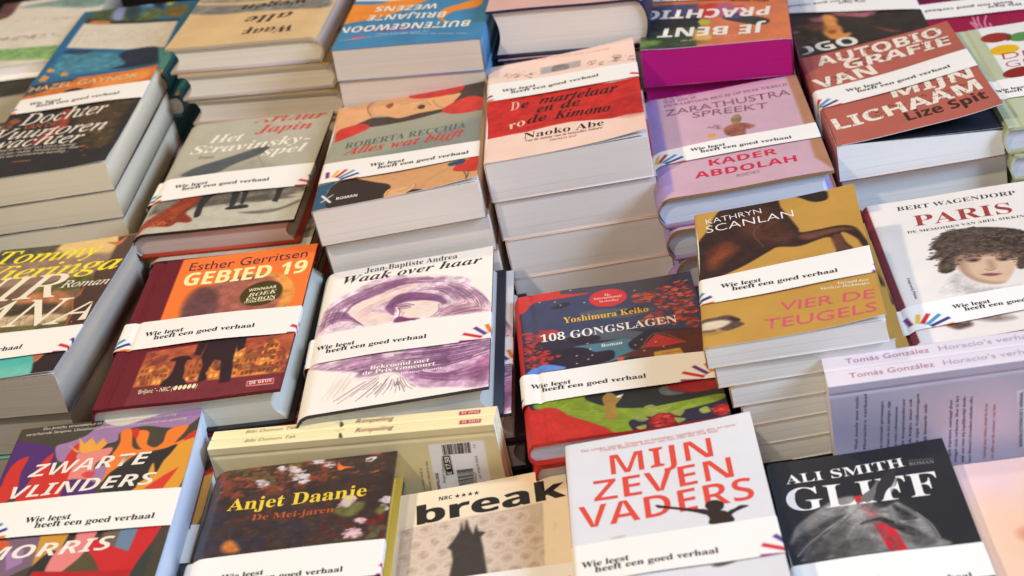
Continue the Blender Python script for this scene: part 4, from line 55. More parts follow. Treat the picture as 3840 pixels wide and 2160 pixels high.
"D4":[["FILL",[240,222,192],0.02,2.0],["P",[204,184,166],[[0.7,17.15],[11.0,17.59],[10.97,9.67],[0.45,10.1]],0,0.08,0.06,1],["RING",[220,202,186],[1.2,16.78],[1.79,16.76],[1.2,17.45]],["LV",[[182,158,140]],[[0.84,16.79],[1.19,17.2],[1.56,16.8],[1.21,16.37]],22,0.14],["RING",[220,202,186],[2.56,16.72],[3.15,16.7],[2.57,17.39]],["LV",[[182,158,140]],[[2.21,16.73],[2.56,17.14],[2.92,16.74],[2.57,16.31]],22,0.14],["RING",[220,202,186],[3.93,16.66],[4.51,16.63],[3.94,17.32]],["LV",[[182,158,140]],[[3.57,16.66],[3.92,17.07],[4.28,16.67],[3.93,16.24]],22,0.14],["RING",[220,202,186],[5.29,16.59],[5.87,16.57],[5.31,17.26]],["LV",[[182,158,140]],[[4.93,16.6],[5.28,17.01],[5.64,16.61],[5.29,16.18]],22,0.14],["RING",[220,202,186],[6.64,16.53],[7.22,16.5],[6.67,17.19]],["LV",[[182,158,140]],[[6.28,16.53],[6.64,16.94],[7.0,16.54],[6.64,16.11]],22,0.14],["RING",[220,202,186],[7.99,16.46],[8.57,16.44],[8.03,17.12]],["LV",[[182,158,140]],[[7.64,16.47],[8.0,16.88],[8.35,16.48],[7.98,16.05]],22,0.14],["RING",[220,202,186],[9.34,16.4],[9.92,16.37],[9.38,17.06]],["LV",[[182,158,140]],[[8.99,16.4],[9.35,16.81],[9.7,16.41],[9.33,15.99]],22,0.14],["RING",[220,202,186],[1.82,15.14],[2.41,15.12],[1.83,15.79]],["LV",[[182,158,140]],[[1.47,15.15],[1.81,15.55],[2.18,15.16],[1.84,14.73]],22,0.14],["RING",[220,202,186],[3.17,15.08],[3.75,15.05],[3.18,15.73]],["LV",[[182,158,140]],[[2.82,15.08],[3.17,15.48],[3.53,15.09],[3.18,14.67]],22,0.14],["RING",[220,202,186],[4.52,15.02],[5.1,14.99],[4.53,15.67]],["LV",[[182,158,140]],[[4.16,15.02],[4.51,15.42],[4.87,15.03],[4.52,14.61]],22,0.14],["RING",[220,202,186],[5.86,14.95],[6.44,14.93],[5.88,15.6]],["LV",[[182,158,140]],[[5.51,14.96],[5.86,15.36],[6.21,14.97],[5.86,14.55]],22,0.14],["RING",[220,202,186],[7.2,14.89],[7.77,14.87],[7.23,15.54]],["LV",[[182,158,140]],[[6.84,14.9],[7.2,15.3],[7.55,14.91],[7.19,14.49]],22,0.14],["RING",[220,202,186],[8.53,14.83],[9.11,14.81],[8.57,15.48]],["LV",[[182,158,140]],[[8.18,14.84],[8.54,15.24],[8.88,14.85],[8.52,14.43]],22,0.14],["RING",[220,202,186],[9.86,14.77],[10.44,14.75],[9.9,15.42]],["LV",[[182,158,140]],[[9.51,14.78],[9.88,15.17],[10.21,14.79],[9.85,14.37]],22,0.14],["RING",[220,202,186],[11.19,14.71],[11.76,14.69],[11.24,15.35]],["LV",[[182,158,140]],[[10.84,14.71],[11.21,15.11],[11.54,14.72],[11.17,14.31]],22,0.14],["RING",[220,202,186],[1.09,13.89],[1.67,13.87],[1.09,14.53]],["LV",[[182,158,140]],[[0.74,13.9],[1.08,14.29],[1.44,13.91],[1.1,13.49]],22,0.14],["RING",[220,202,186],[2.43,13.83],[3.0,13.81],[2.44,14.47]],["LV",[[182,158,140]],[[2.08,13.84],[2.42,14.23],[2.78,13.85],[2.44,13.43]],22,0.14],["RING",[220,202,186],[3.76,13.77],[4.34,13.75],[3.78,14.41]],["LV",[[182,158,140]],[[3.41,13.78],[3.76,14.17],[4.11,13.79],[3.77,13.38]],22,0.14],["RING",[220,202,186],[5.09,13.71],[5.67,13.69],[5.11,14.35]],["LV",[[182,158,140]],[[4.74,13.72],[5.09,14.11],[5.44,13.73],[5.09,13.32]],22,0.14],["RING",[220,202,186],[6.42,13.65],[6.99,13.63],[6.45,14.29]],["LV",[[182,158,140]],[[6.07,13.66],[6.42,14.05],[6.77,13.67],[6.42,13.26]],22,0.14],["RING",[220,202,186],[7.74,13.59],[8.32,13.57],[7.78,14.23]],["LV",[[182,158,140]],[[7.4,13.6],[7.75,13.99],[8.09,13.61],[7.74,13.2]],22,0.14],["RING",[220,202,186],[9.07,13.54],[9.63,13.51],[9.1,14.17]],["LV",[[182,158,140]],[[8.72,13.54],[9.08,13.93],[9.41,13.55],[9.05,13.14]],22,0.14],["RING",[220,202,186],[10.38,13.48],[10.95,13.45],[10.43,14.11]],["LV",[[182,158,140]],[[10.04,13.48],[10.4,13.87],[10.73,13.49],[10.37,13.08]],22,0.14],["RING",[220,202,186],[1.71,12.32],[2.28,12.29],[1.71,12.94]],["LV",[[182,158,140]],[[1.36,12.32],[1.69,12.71],[2.05,12.33],[1.72,11.93]],22,0.14],["RING",[220,202,186],[3.03,12.26],[3.59,12.24],[3.04,12.88]],["LV",[[182,158,140]],[[2.68,12.26],[3.02,12.65],[3.37,12.27],[3.03,11.87]],22,0.14],["RING",[220,202,186],[4.34,12.2],[4.91,12.18],[4.36,12.82]],["LV",[[182,158,140]],[[4.0,12.21],[4.34,12.59],[4.69,12.22],[4.35,11.81]],22,0.14],["RING",[220,202,186],[5.66,12.14],[6.22,12.12],[5.68,12.77]],["LV",[[182,158,140]],[[5.31,12.15],[5.66,12.53],[6.0,12.16],[5.66,11.76]],22,0.14],["RING",[220,202,186],[6.97,12.09],[7.53,12.07],[7.0,12.71]],["LV",[[182,158,140]],[[6.62,12.09],[6.97,12.48],[7.31,12.1],[6.96,11.7]],22,0.14],["RING",[220,202,186],[8.28,12.03],[8.84,12.01],[8.31,12.65]],["LV",[[182,158,140]],[[7.93,12.04],[8.28,12.42],[8.62,12.05],[8.27,11.64]],22,0.14],["RING",[220,202,186],[9.58,11.97],[10.14,11.95],[9.62,12.59]],["LV",[[182,158,140]],[[9.24,11.98],[9.59,12.36],[9.92,11.99],[9.57,11.59]],22,0.14],["RING",[220,202,186],[10.88,11.92],[11.44,11.9],[10.93,12.54]],["LV",[[182,158,140]],[[10.54,11.92],[10.9,12.3],[11.22,11.93],[10.87,11.53]],22,0.14],["RING",[220,202,186],[0.99,11.12],[1.55,11.1],[0.99,11.73]],["LV",[[182,158,140]],[[0.64,11.12],[0.97,11.5],[1.33,11.13],[1.0,10.73]],22,0.14],["RING",[220,202,186],[2.3,11.06],[2.86,11.04],[2.3,11.68]],["LV",[[182,158,140]],[[1.95,11.07],[2.29,11.45],[2.64,11.08],[2.31,10.68]],22,0.14],["RING",[220,202,186],[3.61,11.01],[4.17,10.99],[3.62,11.62]],["LV",[[182,158,140]],[[3.26,11.01],[3.6,11.39],[3.95,11.02],[3.61,10.63]],22,0.14],["RING",[220,202,186],[4.91,10.95],[5.47,10.93],[4.93,11.56]],["LV",[[182,158,140]],[[4.57,10.96],[4.91,11.33],[5.25,10.97],[4.91,10.57]],22,0.14],["RING",[220,202,186],[6.21,10.9],[6.77,10.88],[6.23,11.51]],["LV",[[182,158,140]],[[5.87,10.9],[6.21,11.28],[6.55,10.91],[6.21,10.52]],22,0.14],["RING",[220,202,186],[7.51,10.84],[8.07,10.82],[7.54,11.45]],["LV",[[182,158,140]],[[7.17,10.85],[7.51,11.22],[7.85,10.86],[7.5,10.46]],22,0.14],["RING",[220,202,186],[8.8,10.79],[9.36,10.77],[8.84,11.4]],["LV",[[182,158,140]],[[8.46,10.79],[8.81,11.17],[9.14,10.8],[8.79,10.41]],22,0.14],["RING",[220,202,186],[10.09,10.73],[10.65,10.71],[10.13,11.34]],["LV",[[182,158,140]],[[9.75,10.74],[10.11,11.11],[10.43,10.75],[10.08,10.36]],22,0.14],["P",[240,222,192],[[11.01,17.77],[11.74,17.68],[11.37,9.56],[10.81,9.71]],0,0,0.06,1],["P",[66,58,56],[[4.13,14.16],[4.55,14.85],[5.0,15.86],[5.13,16.74],[5.29,15.89],[5.5,17.0],[5.71,16.06],[5.96,15.25],[6.18,16.28],[6.35,15.49],[6.84,15.26],[6.5,14.77],[6.7,13.16],[6.99,9.87],[4.14,9.99],[4.53,12.65],[4.41,13.77]],0,0.12,0.1,1],["T","break","heavy",[36,34,34],[1.97,17.4],[12.63,17.81],2.16,4],["T","NRC ★★★★","sansb",[44,40,38],[3.45,19.89],[6.43,19.82],0.46,1],["BAND",[7.1,6.92,10.68,10.32],[4.03,7.56],[10.02,7.55]]],
"D5":[["FILL",[222,220,222],0.015,2.0],["T","MIJN","sansm",[222,74,60],[3.05,16.89],[10.13,16.84],2.28,1],["T","ZEVEN","sansm",[222,74,60],[1.73,14.14],[11.2,14.12],2.31,1],["T","VADERS","sansm",[222,74,60],[0.62,11.38],[12.23,11.42],2.39,1],["T","‘Een unieke roman. Grappig en kwetsbaar tegelijkertijd, slim en rauw.’","sans",[216,140,136],[1.07,20.11],[12.18,19.94],0.34,0],["T","Fredrik Backman, auteur van Een man die Ove heet","sans",[216,140,136],[2.47,19.8],[10.78,19.64],0.33,0],["O",[52,40,37],[[8.93,11.58],[9.2,11.99],[9.73,11.99],[10.11,11.6],[10.12,11.17],[9.86,10.87],[9.21,10.95]],1],["O",[52,40,37],[[8.88,11.16],[9.41,10.95],[10.1,10.74],[10.46,10.26],[10.54,9.49],[9.06,9.61],[9.07,10.25],[8.87,10.82]],1],["O",[52,40,37],[[5.73,12.68],[6.08,12.54],[6.72,12.21],[7.97,11.59],[9.01,11.17],[8.95,10.65],[8.25,11.11],[7.01,11.8],[6.31,12.15],[5.87,12.34]],1],["O",[52,40,37],[[10.35,10.61],[10.83,10.81],[11.18,11.01],[11.71,10.82],[11.33,10.66],[10.78,10.43],[10.42,10.16]],1],["P",[176,168,140],[[2.58,9.96],[3.11,10.03],[3.5,9.97],[3.1,9.9]],1,0,0.1,1],["P",[60,50,46],[[8.7,5.54],[9.33,5.61],[10.08,5.57],[9.43,5.38],[8.93,5.37]],1,0,0.12,1],["BAND",[5.8,5.42,9.66,9.24],[1.34,6.63],[9.22,6.46]]],
"D6":[["FILL",[40,40,43],0.04,2.0],["P",[132,128,124],[[0.34,12.18],[0.73,13.48],[1.23,14.23],[2.45,15.26],[3.67,16.21],[4.92,16.48],[5.75,16.23],[6.56,17.0],[7.11,17.79],[7.18,16.4],[7.64,15.68],[8.17,14.72],[8.86,13.63],[9.42,12.26],[9.7,10.94],[10.34,10.12],[8.74,10.01],[6.54,10.09],[4.34,10.21],[1.02,10.27],[1.04,10.78],[1.54,11.92],[3.04,13.17],[1.17,12.52]],1,0.3,0.12,1],["P",[70,68,68],[[0.89,12.8],[3.3,13.97],[4.62,14.77],[3.68,13.89],[2.06,12.75],[1.21,11.47],[0.6,10.87]],1,0.3,0.16,1],["P",[48,47,48],[[6.42,15.57],[6.76,16.84],[7.43,18.06],[8.4,18.7],[8.35,17.61],[7.54,16.54],[6.99,15.43],[7.96,15.65],[8.94,13.99],[7.86,15.12],[6.98,14.66],[6.26,15.05]],1,0.15,0.12,1],["P",[200,195,190],[[7.42,16.46],[7.81,16.88],[8.33,17.84],[8.07,16.87],[7.61,16.19]],1,0.2,0.1,1],["P",[58,56,56],[[5.28,13.31],[6.15,13.76],[6.9,13.59],[7.4,12.83],[8.31,12.2],[8.47,11.74],[7.81,11.67],[7.2,12.45],[6.32,13.29]],1,0.2,0.2,1],["P",[84,80,78],[[7.73,14.49],[8.42,14.0],[8.89,13.13],[8.1,13.1],[7.67,13.52]],1,0.3,0.15,1],["P",[86,84,82],[[2.83,11.11],[3.71,11.75],[5.27,11.82],[5.66,10.49],[4.35,10.26],[2.94,10.26]],1,0.5,0.18,1],["P",[96,94,92],[[8.0,11.63],[9.0,11.2],[9.45,10.37],[8.16,10.24]],1,0.4,0.15,1],["P",[60,58,58],[[1.54,11.92],[2.53,12.43],[2.83,11.11],[2.15,10.12],[1.02,10.27]],1,0.4,0.18,1],["P",[192,78,74],[[5.21,15.29],[5.78,15.63],[6.33,14.04],[6.21,13.72],[5.66,13.74]],0,0.2,0.06,1],["P",[202,36,46],[[5.9,13.17],[6.7,13.2],[7.24,12.01],[7.53,9.97],[6.38,10.16],[6.11,11.84]],0,0.12,0.06,1],["P",[206,40,46],[[5.19,16.19],[5.64,16.39],[5.63,15.75],[5.19,15.72]],0,0,0.06,1],["P",[52,50,50],[[0.48,12.25],[1.78,13.46],[3.37,14.39],[4.17,14.43],[2.66,13.26],[1.63,12.11],[0.87,10.92],[0.38,11.13]],1,0.2,0.22,0.85],["P",[64,62,62],[[2.53,12.43],[3.13,12.94],[3.96,13.18],[4.19,12.27],[3.57,10.95],[2.73,10.51],[2.48,10.98]],1,0.4,0.3,0.6],["P",[40,39,40],[[7.5,14.98],[7.9,14.34],[8.46,13.56],[8.72,12.96],[8.06,12.89],[7.52,13.77]],1,0.2,0.16,0.9],["P",[46,45,45],[[7.38,12.73],[8.18,12.22],[8.84,11.65],[8.95,11.0],[8.14,11.39],[7.49,11.96]],1,0.2,0.16,0.85],["P",[170,166,160],[[4.52,15.68],[5.65,16.08],[5.88,15.14],[6.03,13.79],[4.98,13.81],[4.33,14.61]],1,0.25,0.3,0.7],["P",[160,156,150],[[6.98,14.66],[7.52,14.1],[7.48,13.24],[6.99,13.35],[6.61,14.09]],1,0.2,0.25,0.6],["FL",[176,172,168],[[3.68,13.89],[4.7,15.19],[5.62,15.87]],[[4.19,10.81],[5.5,13.05],[5.74,13.64]],46,0.05,0.4],["FL",[60,58,58],[[1.62,12.43],[3.0,13.72],[4.37,14.82]],[[2.55,10.96],[3.78,12.15],[4.69,13.66]],40,0.05,0.45],["FL",[176,172,168],[[8.23,14.37],[8.91,13.24],[9.41,11.95]],[[8.02,12.05],[8.71,11.05],[9.21,10.42]],26,0.05,0.35],["L",[200,196,190],[[0.6,10.87],[1.55,12.02],[3.07,13.38],[4.59,14.55]],0.12,0.5],["L",[190,186,180],[[7.63,12.99],[8.33,12.94],[8.91,12.91]],0.12,0.6],["L",[186,182,176],[[8.86,13.63],[9.5,12.35],[9.76,10.92]],0.1,0.6],["P",[40,38,38],[[6.42,13.48],[7.01,13.13],[7.46,12.49],[8.13,11.97],[7.51,12.06],[6.91,12.62]],1,0.1,0.08,1],["L",[30,30,30],[[5.15,13.29],[5.85,13.56],[6.57,13.56],[7.19,13.09]],0.16,0.9],["NZ",[96,92,90],[[0.42,12.27],[2.45,15.26],[5.4,16.14],[8.83,13.47],[9.68,10.84],[6.86,10.12],[1.18,10.44]],0.5,0.5,0.5],["T","ALI SMITH","serifm",[238,232,226],[0.98,18.65],[9.12,18.8],0.99,0],["T","ROMAN","serif",[130,128,126],[9.41,18.78],[11.07,18.63],0.34,0],["L",[150,148,146],[[9.48,19.35],[11.07,19.15]],0.05,1],["T","GLIFF","serifm",[238,232,226],[0.67,15.59],[10.79,15.24],2.5,0],["O",[50,49,50],[[6.52,15.55],[6.79,16.83],[7.42,18.0],[8.31,18.69],[8.4,18.18],[7.96,17.13],[7.37,16.36],[6.93,15.45]],1],["O",[112,108,106],[[5.6,16.15],[6.47,16.91],[6.95,17.6],[6.79,16.83],[6.54,16.1],[6.23,15.61],[5.85,15.53]],1],["O",[206,40,46],[[5.19,16.19],[5.64,16.39],[5.63,15.75],[5.19,15.72]],0],["BAND",[6.63,6.45,9.87,9.78],[3.17,6.44],[10.81,6.42]]],
"A2":[["FILL",[216,182,132],0.06,2.0],["P",[128,124,116],[[16.4,11.02],[16.36,9.63],[12.18,10.34],[8.52,11.06],[5.7,10.76],[0.96,10.78],[0.58,13.63],[3.95,13.38],[7.8,13.03],[11.98,13.15],[16.12,11.64]],1,0.35,0.25,1],["P",[150,140,124],[[16.93,8.36],[12.15,8.36],[5.61,8.8],[7.45,10.06],[12.91,9.6]],1,0.3,0.3,1],["T","Waar","bi",[66,40,44],[3.08,17.69],[8.13,18.12],1.66,1],["T","alle","bi",[66,40,44],[3.9,13.99],[8.75,14.6],1.85,1],["T","wegen","bi",[66,40,44],[3.08,10.66],[9.98,11.03],1.77,1],["L",[66,40,44],[[7.96,18.32],[7.64,18.34]],0.2,1],["P",[66,40,44],[[7.58,18.4],[7.58,17.36],[7.27,17.56],[7.27,18.6]],0,0,0.06,1]],
"A3":[["FILL",[66,134,176],0.1,2.0],["P",[240,142,46],[[15.42,9.86],[11.45,10.0],[9.29,7.8],[6.06,9.13],[8.12,11.32],[10.33,13.55],[13.15,14.37],[15.1,14.52]],1,0.08,0.06,1],["P",[240,142,46],[[1.23,11.1],[1.19,13.0],[3.43,13.73],[4.24,14.95],[4.24,15.59],[3.59,16.79],[4.39,15.93],[4.99,14.78],[4.7,13.04],[3.64,12.24]],1,0,0.06,1],["FL",[40,96,138],[[15.02,14.92],[8.17,14.69],[1.13,13.49]],[[14.24,20.3],[7.29,20.11],[0.24,20.68]],18,0.08,0.35],["P",[120,90,160],[[11.54,17.21],[7.79,17.05],[6.71,17.79],[10.11,17.65]],1,0.2,0.06,1],["P",[206,84,130],[[12.93,18.64],[11.96,18.11],[11.33,18.37],[12.1,18.94]],1,0,0.06,1],["P",[236,230,220],[[15.7,8.45],[11.07,9.28],[7.06,9.16],[7.19,8.31],[15.98,7.01]],0,0,0.06,1],["T","BUITENGEWOON","sansb",[246,236,214],[1.48,16.42],[14.3,15.49],1.47,1],["T","BRILJANTE","sansb",[246,236,214],[4.17,13.71],[11.94,13.0],1.36,1],["T","WEZENS","sansb",[246,236,214],[5.3,11.3],[11.6,10.76],1.29,1],["T","Hoe dieren de wereld om ons heen","sans",[190,215,230],[1.46,19.57],[10.39,17.96],0.34,0],["T","op hun eigen manier waarnemen","sans",[190,215,230],[5.3,18.23],[13.76,18.82],0.35,0]],
"A4":[["FILL",[216,172,160],0.05,2.0]],
"A5":[["FILL",[214,120,78],0.12,2.0],["P",[48,60,50],[[14.15,13.84],[11.02,14.23],[8.38,14.38],[8.21,17.42],[8.69,21.4],[13.96,21.36]],0,0.4,0.15,1],["P",[96,110,52],[[10.99,17.49],[8.4,17.13],[7.39,18.35],[7.69,20.45],[10.97,20.4]],1,0.4,0.3,1],["P",[180,90,120],[[7.32,11.55],[5.32,11.27],[4.91,13.97],[6.32,14.64]],1,0.2,0.2,1],["P",[56,70,52],[[13.89,16.79],[11.94,16.27],[9.51,17.6],[8.68,19.26],[9.32,20.54],[13.8,20.45]],1,0.4,0.3,1],["P",[74,72,108],[[13.46,10.51],[11.44,10.23],[8.36,10.76],[8.39,15.64],[11.94,16.27],[13.54,15.88]],0,0.3,0.3,1],["P",[44,42,46],[[13.57,14.37],[10.08,14.21],[8.38,14.38],[8.39,15.89],[11.0,16.75],[13.52,16.63]],1,0.4,0.2,1],["P",[200,60,52],[[8.36,11.28],[6.65,11.19],[7.35,14.63],[8.29,14.15]],1,0.2,0.2,1],["P",[176,176,60],[[8.48,15.36],[8.2,14.68],[7.26,15.16],[7.37,16.14],[8.2,16.18]],0,0.1,0.06,1],["P",[226,164,80],[[8.77,17.29],[7.3,18.37],[7.32,20.06],[8.77,19.72]],1,0.2,0.3,1],["P",[58,60,56],[[6.14,14.93],[3.99,14.71],[1.95,16.22],[2.15,17.42],[3.6,17.06]],1,0.3,0.12,1],["P",[88,70,120],[[6.04,14.45],[4.44,13.83],[4.19,14.91],[5.4,15.24]],1,0.2,0.06,1],["P",[206,80,96],[[4.86,12.17],[4.01,11.87],[3.87,13.72],[4.81,13.74]],0,0.2,0.06,1],["P",[150,200,60],[[13.75,19.03],[11.89,19.46],[12.61,20.49],[13.8,20.45]],1,0.4,0.3,0.5],["T","JE BENT","sansb",[240,232,222],[2.25,17.29],[12.08,16.39],2.13,2],["T","PRACHTIG","sansb",[240,232,222],[1.61,13.06],[13.42,11.52],2.21,2],["T","Een gids voor wie zichzelf wil zijn","sans",[226,190,150],[3.67,19.25],[10.06,19.65],0.38,0],["BAND",[8.85,6.45,11.44,9.08],[2.44,10.17],[12.04,8.47]]],
"A6":[["FILL",[52,42,37],0.3,1.2],["P",[46,28,40],[[13.85,8.96],[8.73,8.6],[2.0,9.87],[1.37,12.0],[7.95,10.24],[12.95,10.89]],1,0.2,0.3,1],["P",[150,88,96],[[10.83,11.27],[9.44,11.15],[8.97,12.11],[10.36,12.36]],1,0.4,0.3,1],["P",[162,98,104],[[8.48,9.79],[6.88,9.6],[6.06,10.82],[4.52,11.02],[4.64,11.81],[5.47,12.23],[6.67,11.73],[8.24,10.97]],1,0.4,0.25,1],["P",[150,88,100],[[4.71,10.28],[4.34,11.08],[4.77,12.04],[5.16,11.38]],1,0.4,0.25,1],["P",[216,140,72],[[9.55,10.84],[8.79,10.67],[8.24,11.79],[8.34,13.38],[8.07,14.26],[8.08,15.83],[7.42,15.9],[7.64,16.87],[8.47,17.4],[9.37,17.0],[9.82,15.96],[10.03,14.46],[9.62,12.72]],1,0.2,0.2,1],["P",[150,80,44],[[9.5,14.88],[8.72,14.85],[8.82,15.61],[9.4,15.7]],1,0.3,0.2,1],["P",[110,66,46],[[12.19,13.02],[9.84,12.92],[9.9,15.03],[11.15,14.13]],1,0.5,0.4,1],["P",[120,66,52],[[4.92,15.08],[3.5,16.42],[2.72,16.91],[3.75,16.86]],1,0.3,0.2,1],["NZ",[92,64,44],[[13.82,14.65],[9.71,16.64],[10.92,18.84],[13.78,19.02]],0.8,0.5,0.7],["P",[128,120,72],[[13.01,14.36],[12.32,14.25],[12.28,14.71],[12.96,14.77]],1,0.3,0.2,1],["T","OGO","sansb",[236,226,210],[13.07,20.35],[6.89,19.0],2.14,2],["BAND",[12.18,9.43,4.51,3.22],[5.62,7.6],[12.59,7.39]]],
"A7":[["FILL",[150,24,66],0.08,2.0],["P",[110,10,62],[[15.22,4.37],[2.0,6.43],[3.01,11.04],[14.98,9.27]],0,0.15,0.4,1],["L",[240,170,190],[[8.91,15.13],[8.7,16.0],[8.67,16.78]],0.13,1],["L",[240,170,190],[[8.46,13.75],[8.48,15.31],[8.45,16.62]],0.13,1],["L",[240,170,190],[[8.0,13.81],[8.17,15.19],[8.13,16.89]],0.13,1],["L",[240,170,190],[[7.21,13.89],[7.65,15.41],[7.77,16.91]],0.13,1],["L",[240,170,190],[[8.28,16.69],[7.38,16.82]],0.13,1],["L",[240,170,190],[[8.84,14.77],[8.4,15.87]],0.13,1],["L",[240,170,190],[[7.27,15.83],[7.29,16.86]],0.13,1],["BAND",[14.85,12.71,10.53,8.75],[4.28,11.83],[12.46,10.51]]],
"A8":[["FILL",[186,190,156],0.03,2.0],["P",[232,228,222],[[2.22,22.12],[7.75,21.88],[5.06,9.12],[2.23,9.43]],0,0.02,0.05,1],["E",[150,50,42],[3.3,18.9],[4.59,18.61],[3.63,19.95],0.05,0.06,1],["E",[90,140,74],[5.55,18.13],[6.75,17.88],[5.9,19.17],0.05,0.06,1],["P",[110,60,40],[[4.35,19.12],[4.7,19.09],[4.48,17.95],[4.03,17.78]],1,0,0.06,1],["E",[226,176,32],[3.4,15.87],[4.67,15.6],[3.74,16.93],0.05,0.06,1],["E",[140,38,34],[3.38,10.63],[4.75,10.61],[3.72,11.69],0.05,0.06,1],["T","DE","thin",[196,66,56],[2.82,13.79],[5.48,13.53],1.35,0],["T","GEUR","thin",[196,96,66],[2.69,11.94],[7.77,11.6],1.33,0],["BAND",[5.49,4.72,9.47,8.78],[1.28,6.43],[8.04,6.33]]],
"A1":[["FILL",[232,222,206],0.06,2.0],["P",[150,190,120],[[10.5,15.09],[1.22,17.12],[0.35,21.34],[9.12,18.97]],0,0.2,0.2,1],["P",[128,158,150],[[11.42,2.01],[7.86,1.52],[0.54,1.28],[0.44,5.8],[7.27,3.36]],1,0.3,0.4,1],["P",[100,60,60],[[17.72,-5.17],[12.67,-2.42],[11.85,1.84],[12.01,4.63],[13.88,4.2]],1,0.5,0.3,1],["LV",[[110,106,96]],[[11.25,11.32],[1.93,13.4],[1.56,14.56],[10.89,12.34]],40,0.3],["LV",[[84,120,70]],[[9.83,15.34],[1.8,17.47],[1.06,20.53],[8.79,18.26]],60,0.3],["LV",[[170,160,150]],[[10.78,6.05],[1.4,8.21],[1.08,9.25],[10.6,6.58]],30,0.25]],
"AT":[["FILL",[36,106,150],0.12,2.0],["P",[226,214,196],[[12.96,10.86],[12.94,3.81],[1.7,5.97],[1.43,13.7],[5.95,13.3]],0,0.05,0.12,1],["P",[200,186,168],[[12.38,10.73],[12.36,5.89],[12.18,5.94],[12.15,10.8]],0,0.05,0.12,0.6],["LV",[[190,176,158],[206,192,176]],[[11.91,6.31],[2.55,8.06],[2.4,12.34],[11.51,10.13]],260,0.14],["P",[70,84,52],[[12.82,3.84],[12.3,-0.09],[10.77,-0.89],[6.99,2.67],[6.67,4.85]],1,0.5,0.4,1],["P",[96,112,62],[[6.67,4.85],[6.41,1.32],[4.25,2.25],[4.57,5.15]],1,0.5,0.4,1],["P",[140,150,190],[[10.18,2.65],[10.07,-1.3],[9.38,-3.62],[8.66,3.69]],1,0.2,0.3,1],["P",[40,64,66],[[8.75,2.46],[9.68,-4.35],[8.42,-3.97],[6.91,2.09],[7.27,4.68]],0,0.3,0.3,1],["P",[170,180,215],[[7.4,0.1],[8.42,-3.97],[6.65,-3.44],[5.92,0.54]],0,0.1,0.3,1],["P",[36,42,64],[[5.79,0.58],[6.15,-3.29],[5.14,-2.98],[4.45,1.89]],0,0.2,0.3,1],["P",[214,196,60],[[4.43,0.05],[3.83,-1.33],[3.18,-0.51],[4.03,0.79]],1,0.2,0.3,1],["P",[120,104,40],[[3.99,3.83],[3.71,1.19],[1.51,1.83],[1.68,5.1]],1,0.4,0.4,1],["P",[36,32,28],[[12.77,4.0],[12.89,2.78],[10.04,4.04],[1.62,5.85],[1.59,6.44],[9.83,4.84]],0,0.1,0.15,1],["P",[220,130,50],[[12.16,4.18],[12.01,3.48],[10.04,4.04],[9.95,4.81]],1,0.3,0.15,1],["P",[84,150,166],[[12.86,13.09],[9.81,13.08],[5.5,15.05],[4.77,18.67],[10.42,18.51],[12.26,18.04]],1,0.4,0.4,0.8],["P",[34,44,66],[[6.08,14.89],[5.14,13.52],[2.24,13.48],[1.27,17.5],[3.07,18.34],[6.06,18.6],[4.8,17.36]],1,0.3,0.2,1],["P",[40,70,96],[[12.88,12.26],[12.19,11.62],[9.38,12.65],[10.86,13.21]],1,0.3,0.2,1],["P",[80,150,146],[[2.17,13.77],[0.91,14.11],[-1.21,20.48],[0.88,20.46],[1.09,17.81]],0,0.15,0.15,1],["P",[230,160,60],[[13.39,16.97],[13.27,16.47],[13.28,16.07],[12.89,16.65],[12.45,16.87],[12.55,17.26],[12.37,17.67],[12.8,17.3],[12.98,17.59]],0,0.1,0.08,1],["P",[230,160,60],[[11.43,18.51],[11.31,18.03],[11.32,17.63],[10.94,18.2],[10.5,18.41],[10.6,18.8],[10.43,19.21],[10.86,18.84],[11.04,19.13]],0,0.1,0.08,1],["P",[230,160,60],[[13.43,18.78],[13.31,18.29],[13.32,17.9],[12.94,18.46],[12.5,18.68],[12.59,19.07],[12.42,19.47],[12.85,19.11],[13.03,19.39]],0,0.1,0.08,1],["P",[230,160,60],[[13.5,19.4],[13.38,18.92],[13.4,18.53],[13.01,19.09],[12.58,19.3],[12.67,19.69],[12.5,20.09],[12.93,19.73],[13.1,20.01]],0,0.1,0.08,1],["P",[230,160,60],[[0.42,20.83],[0.28,20.36],[0.26,19.97],[-0.07,20.52],[-0.49,20.73],[-0.37,21.11],[-0.51,21.5],[-0.12,21.15],[0.07,21.43]],0,0.1,0.08,1]],
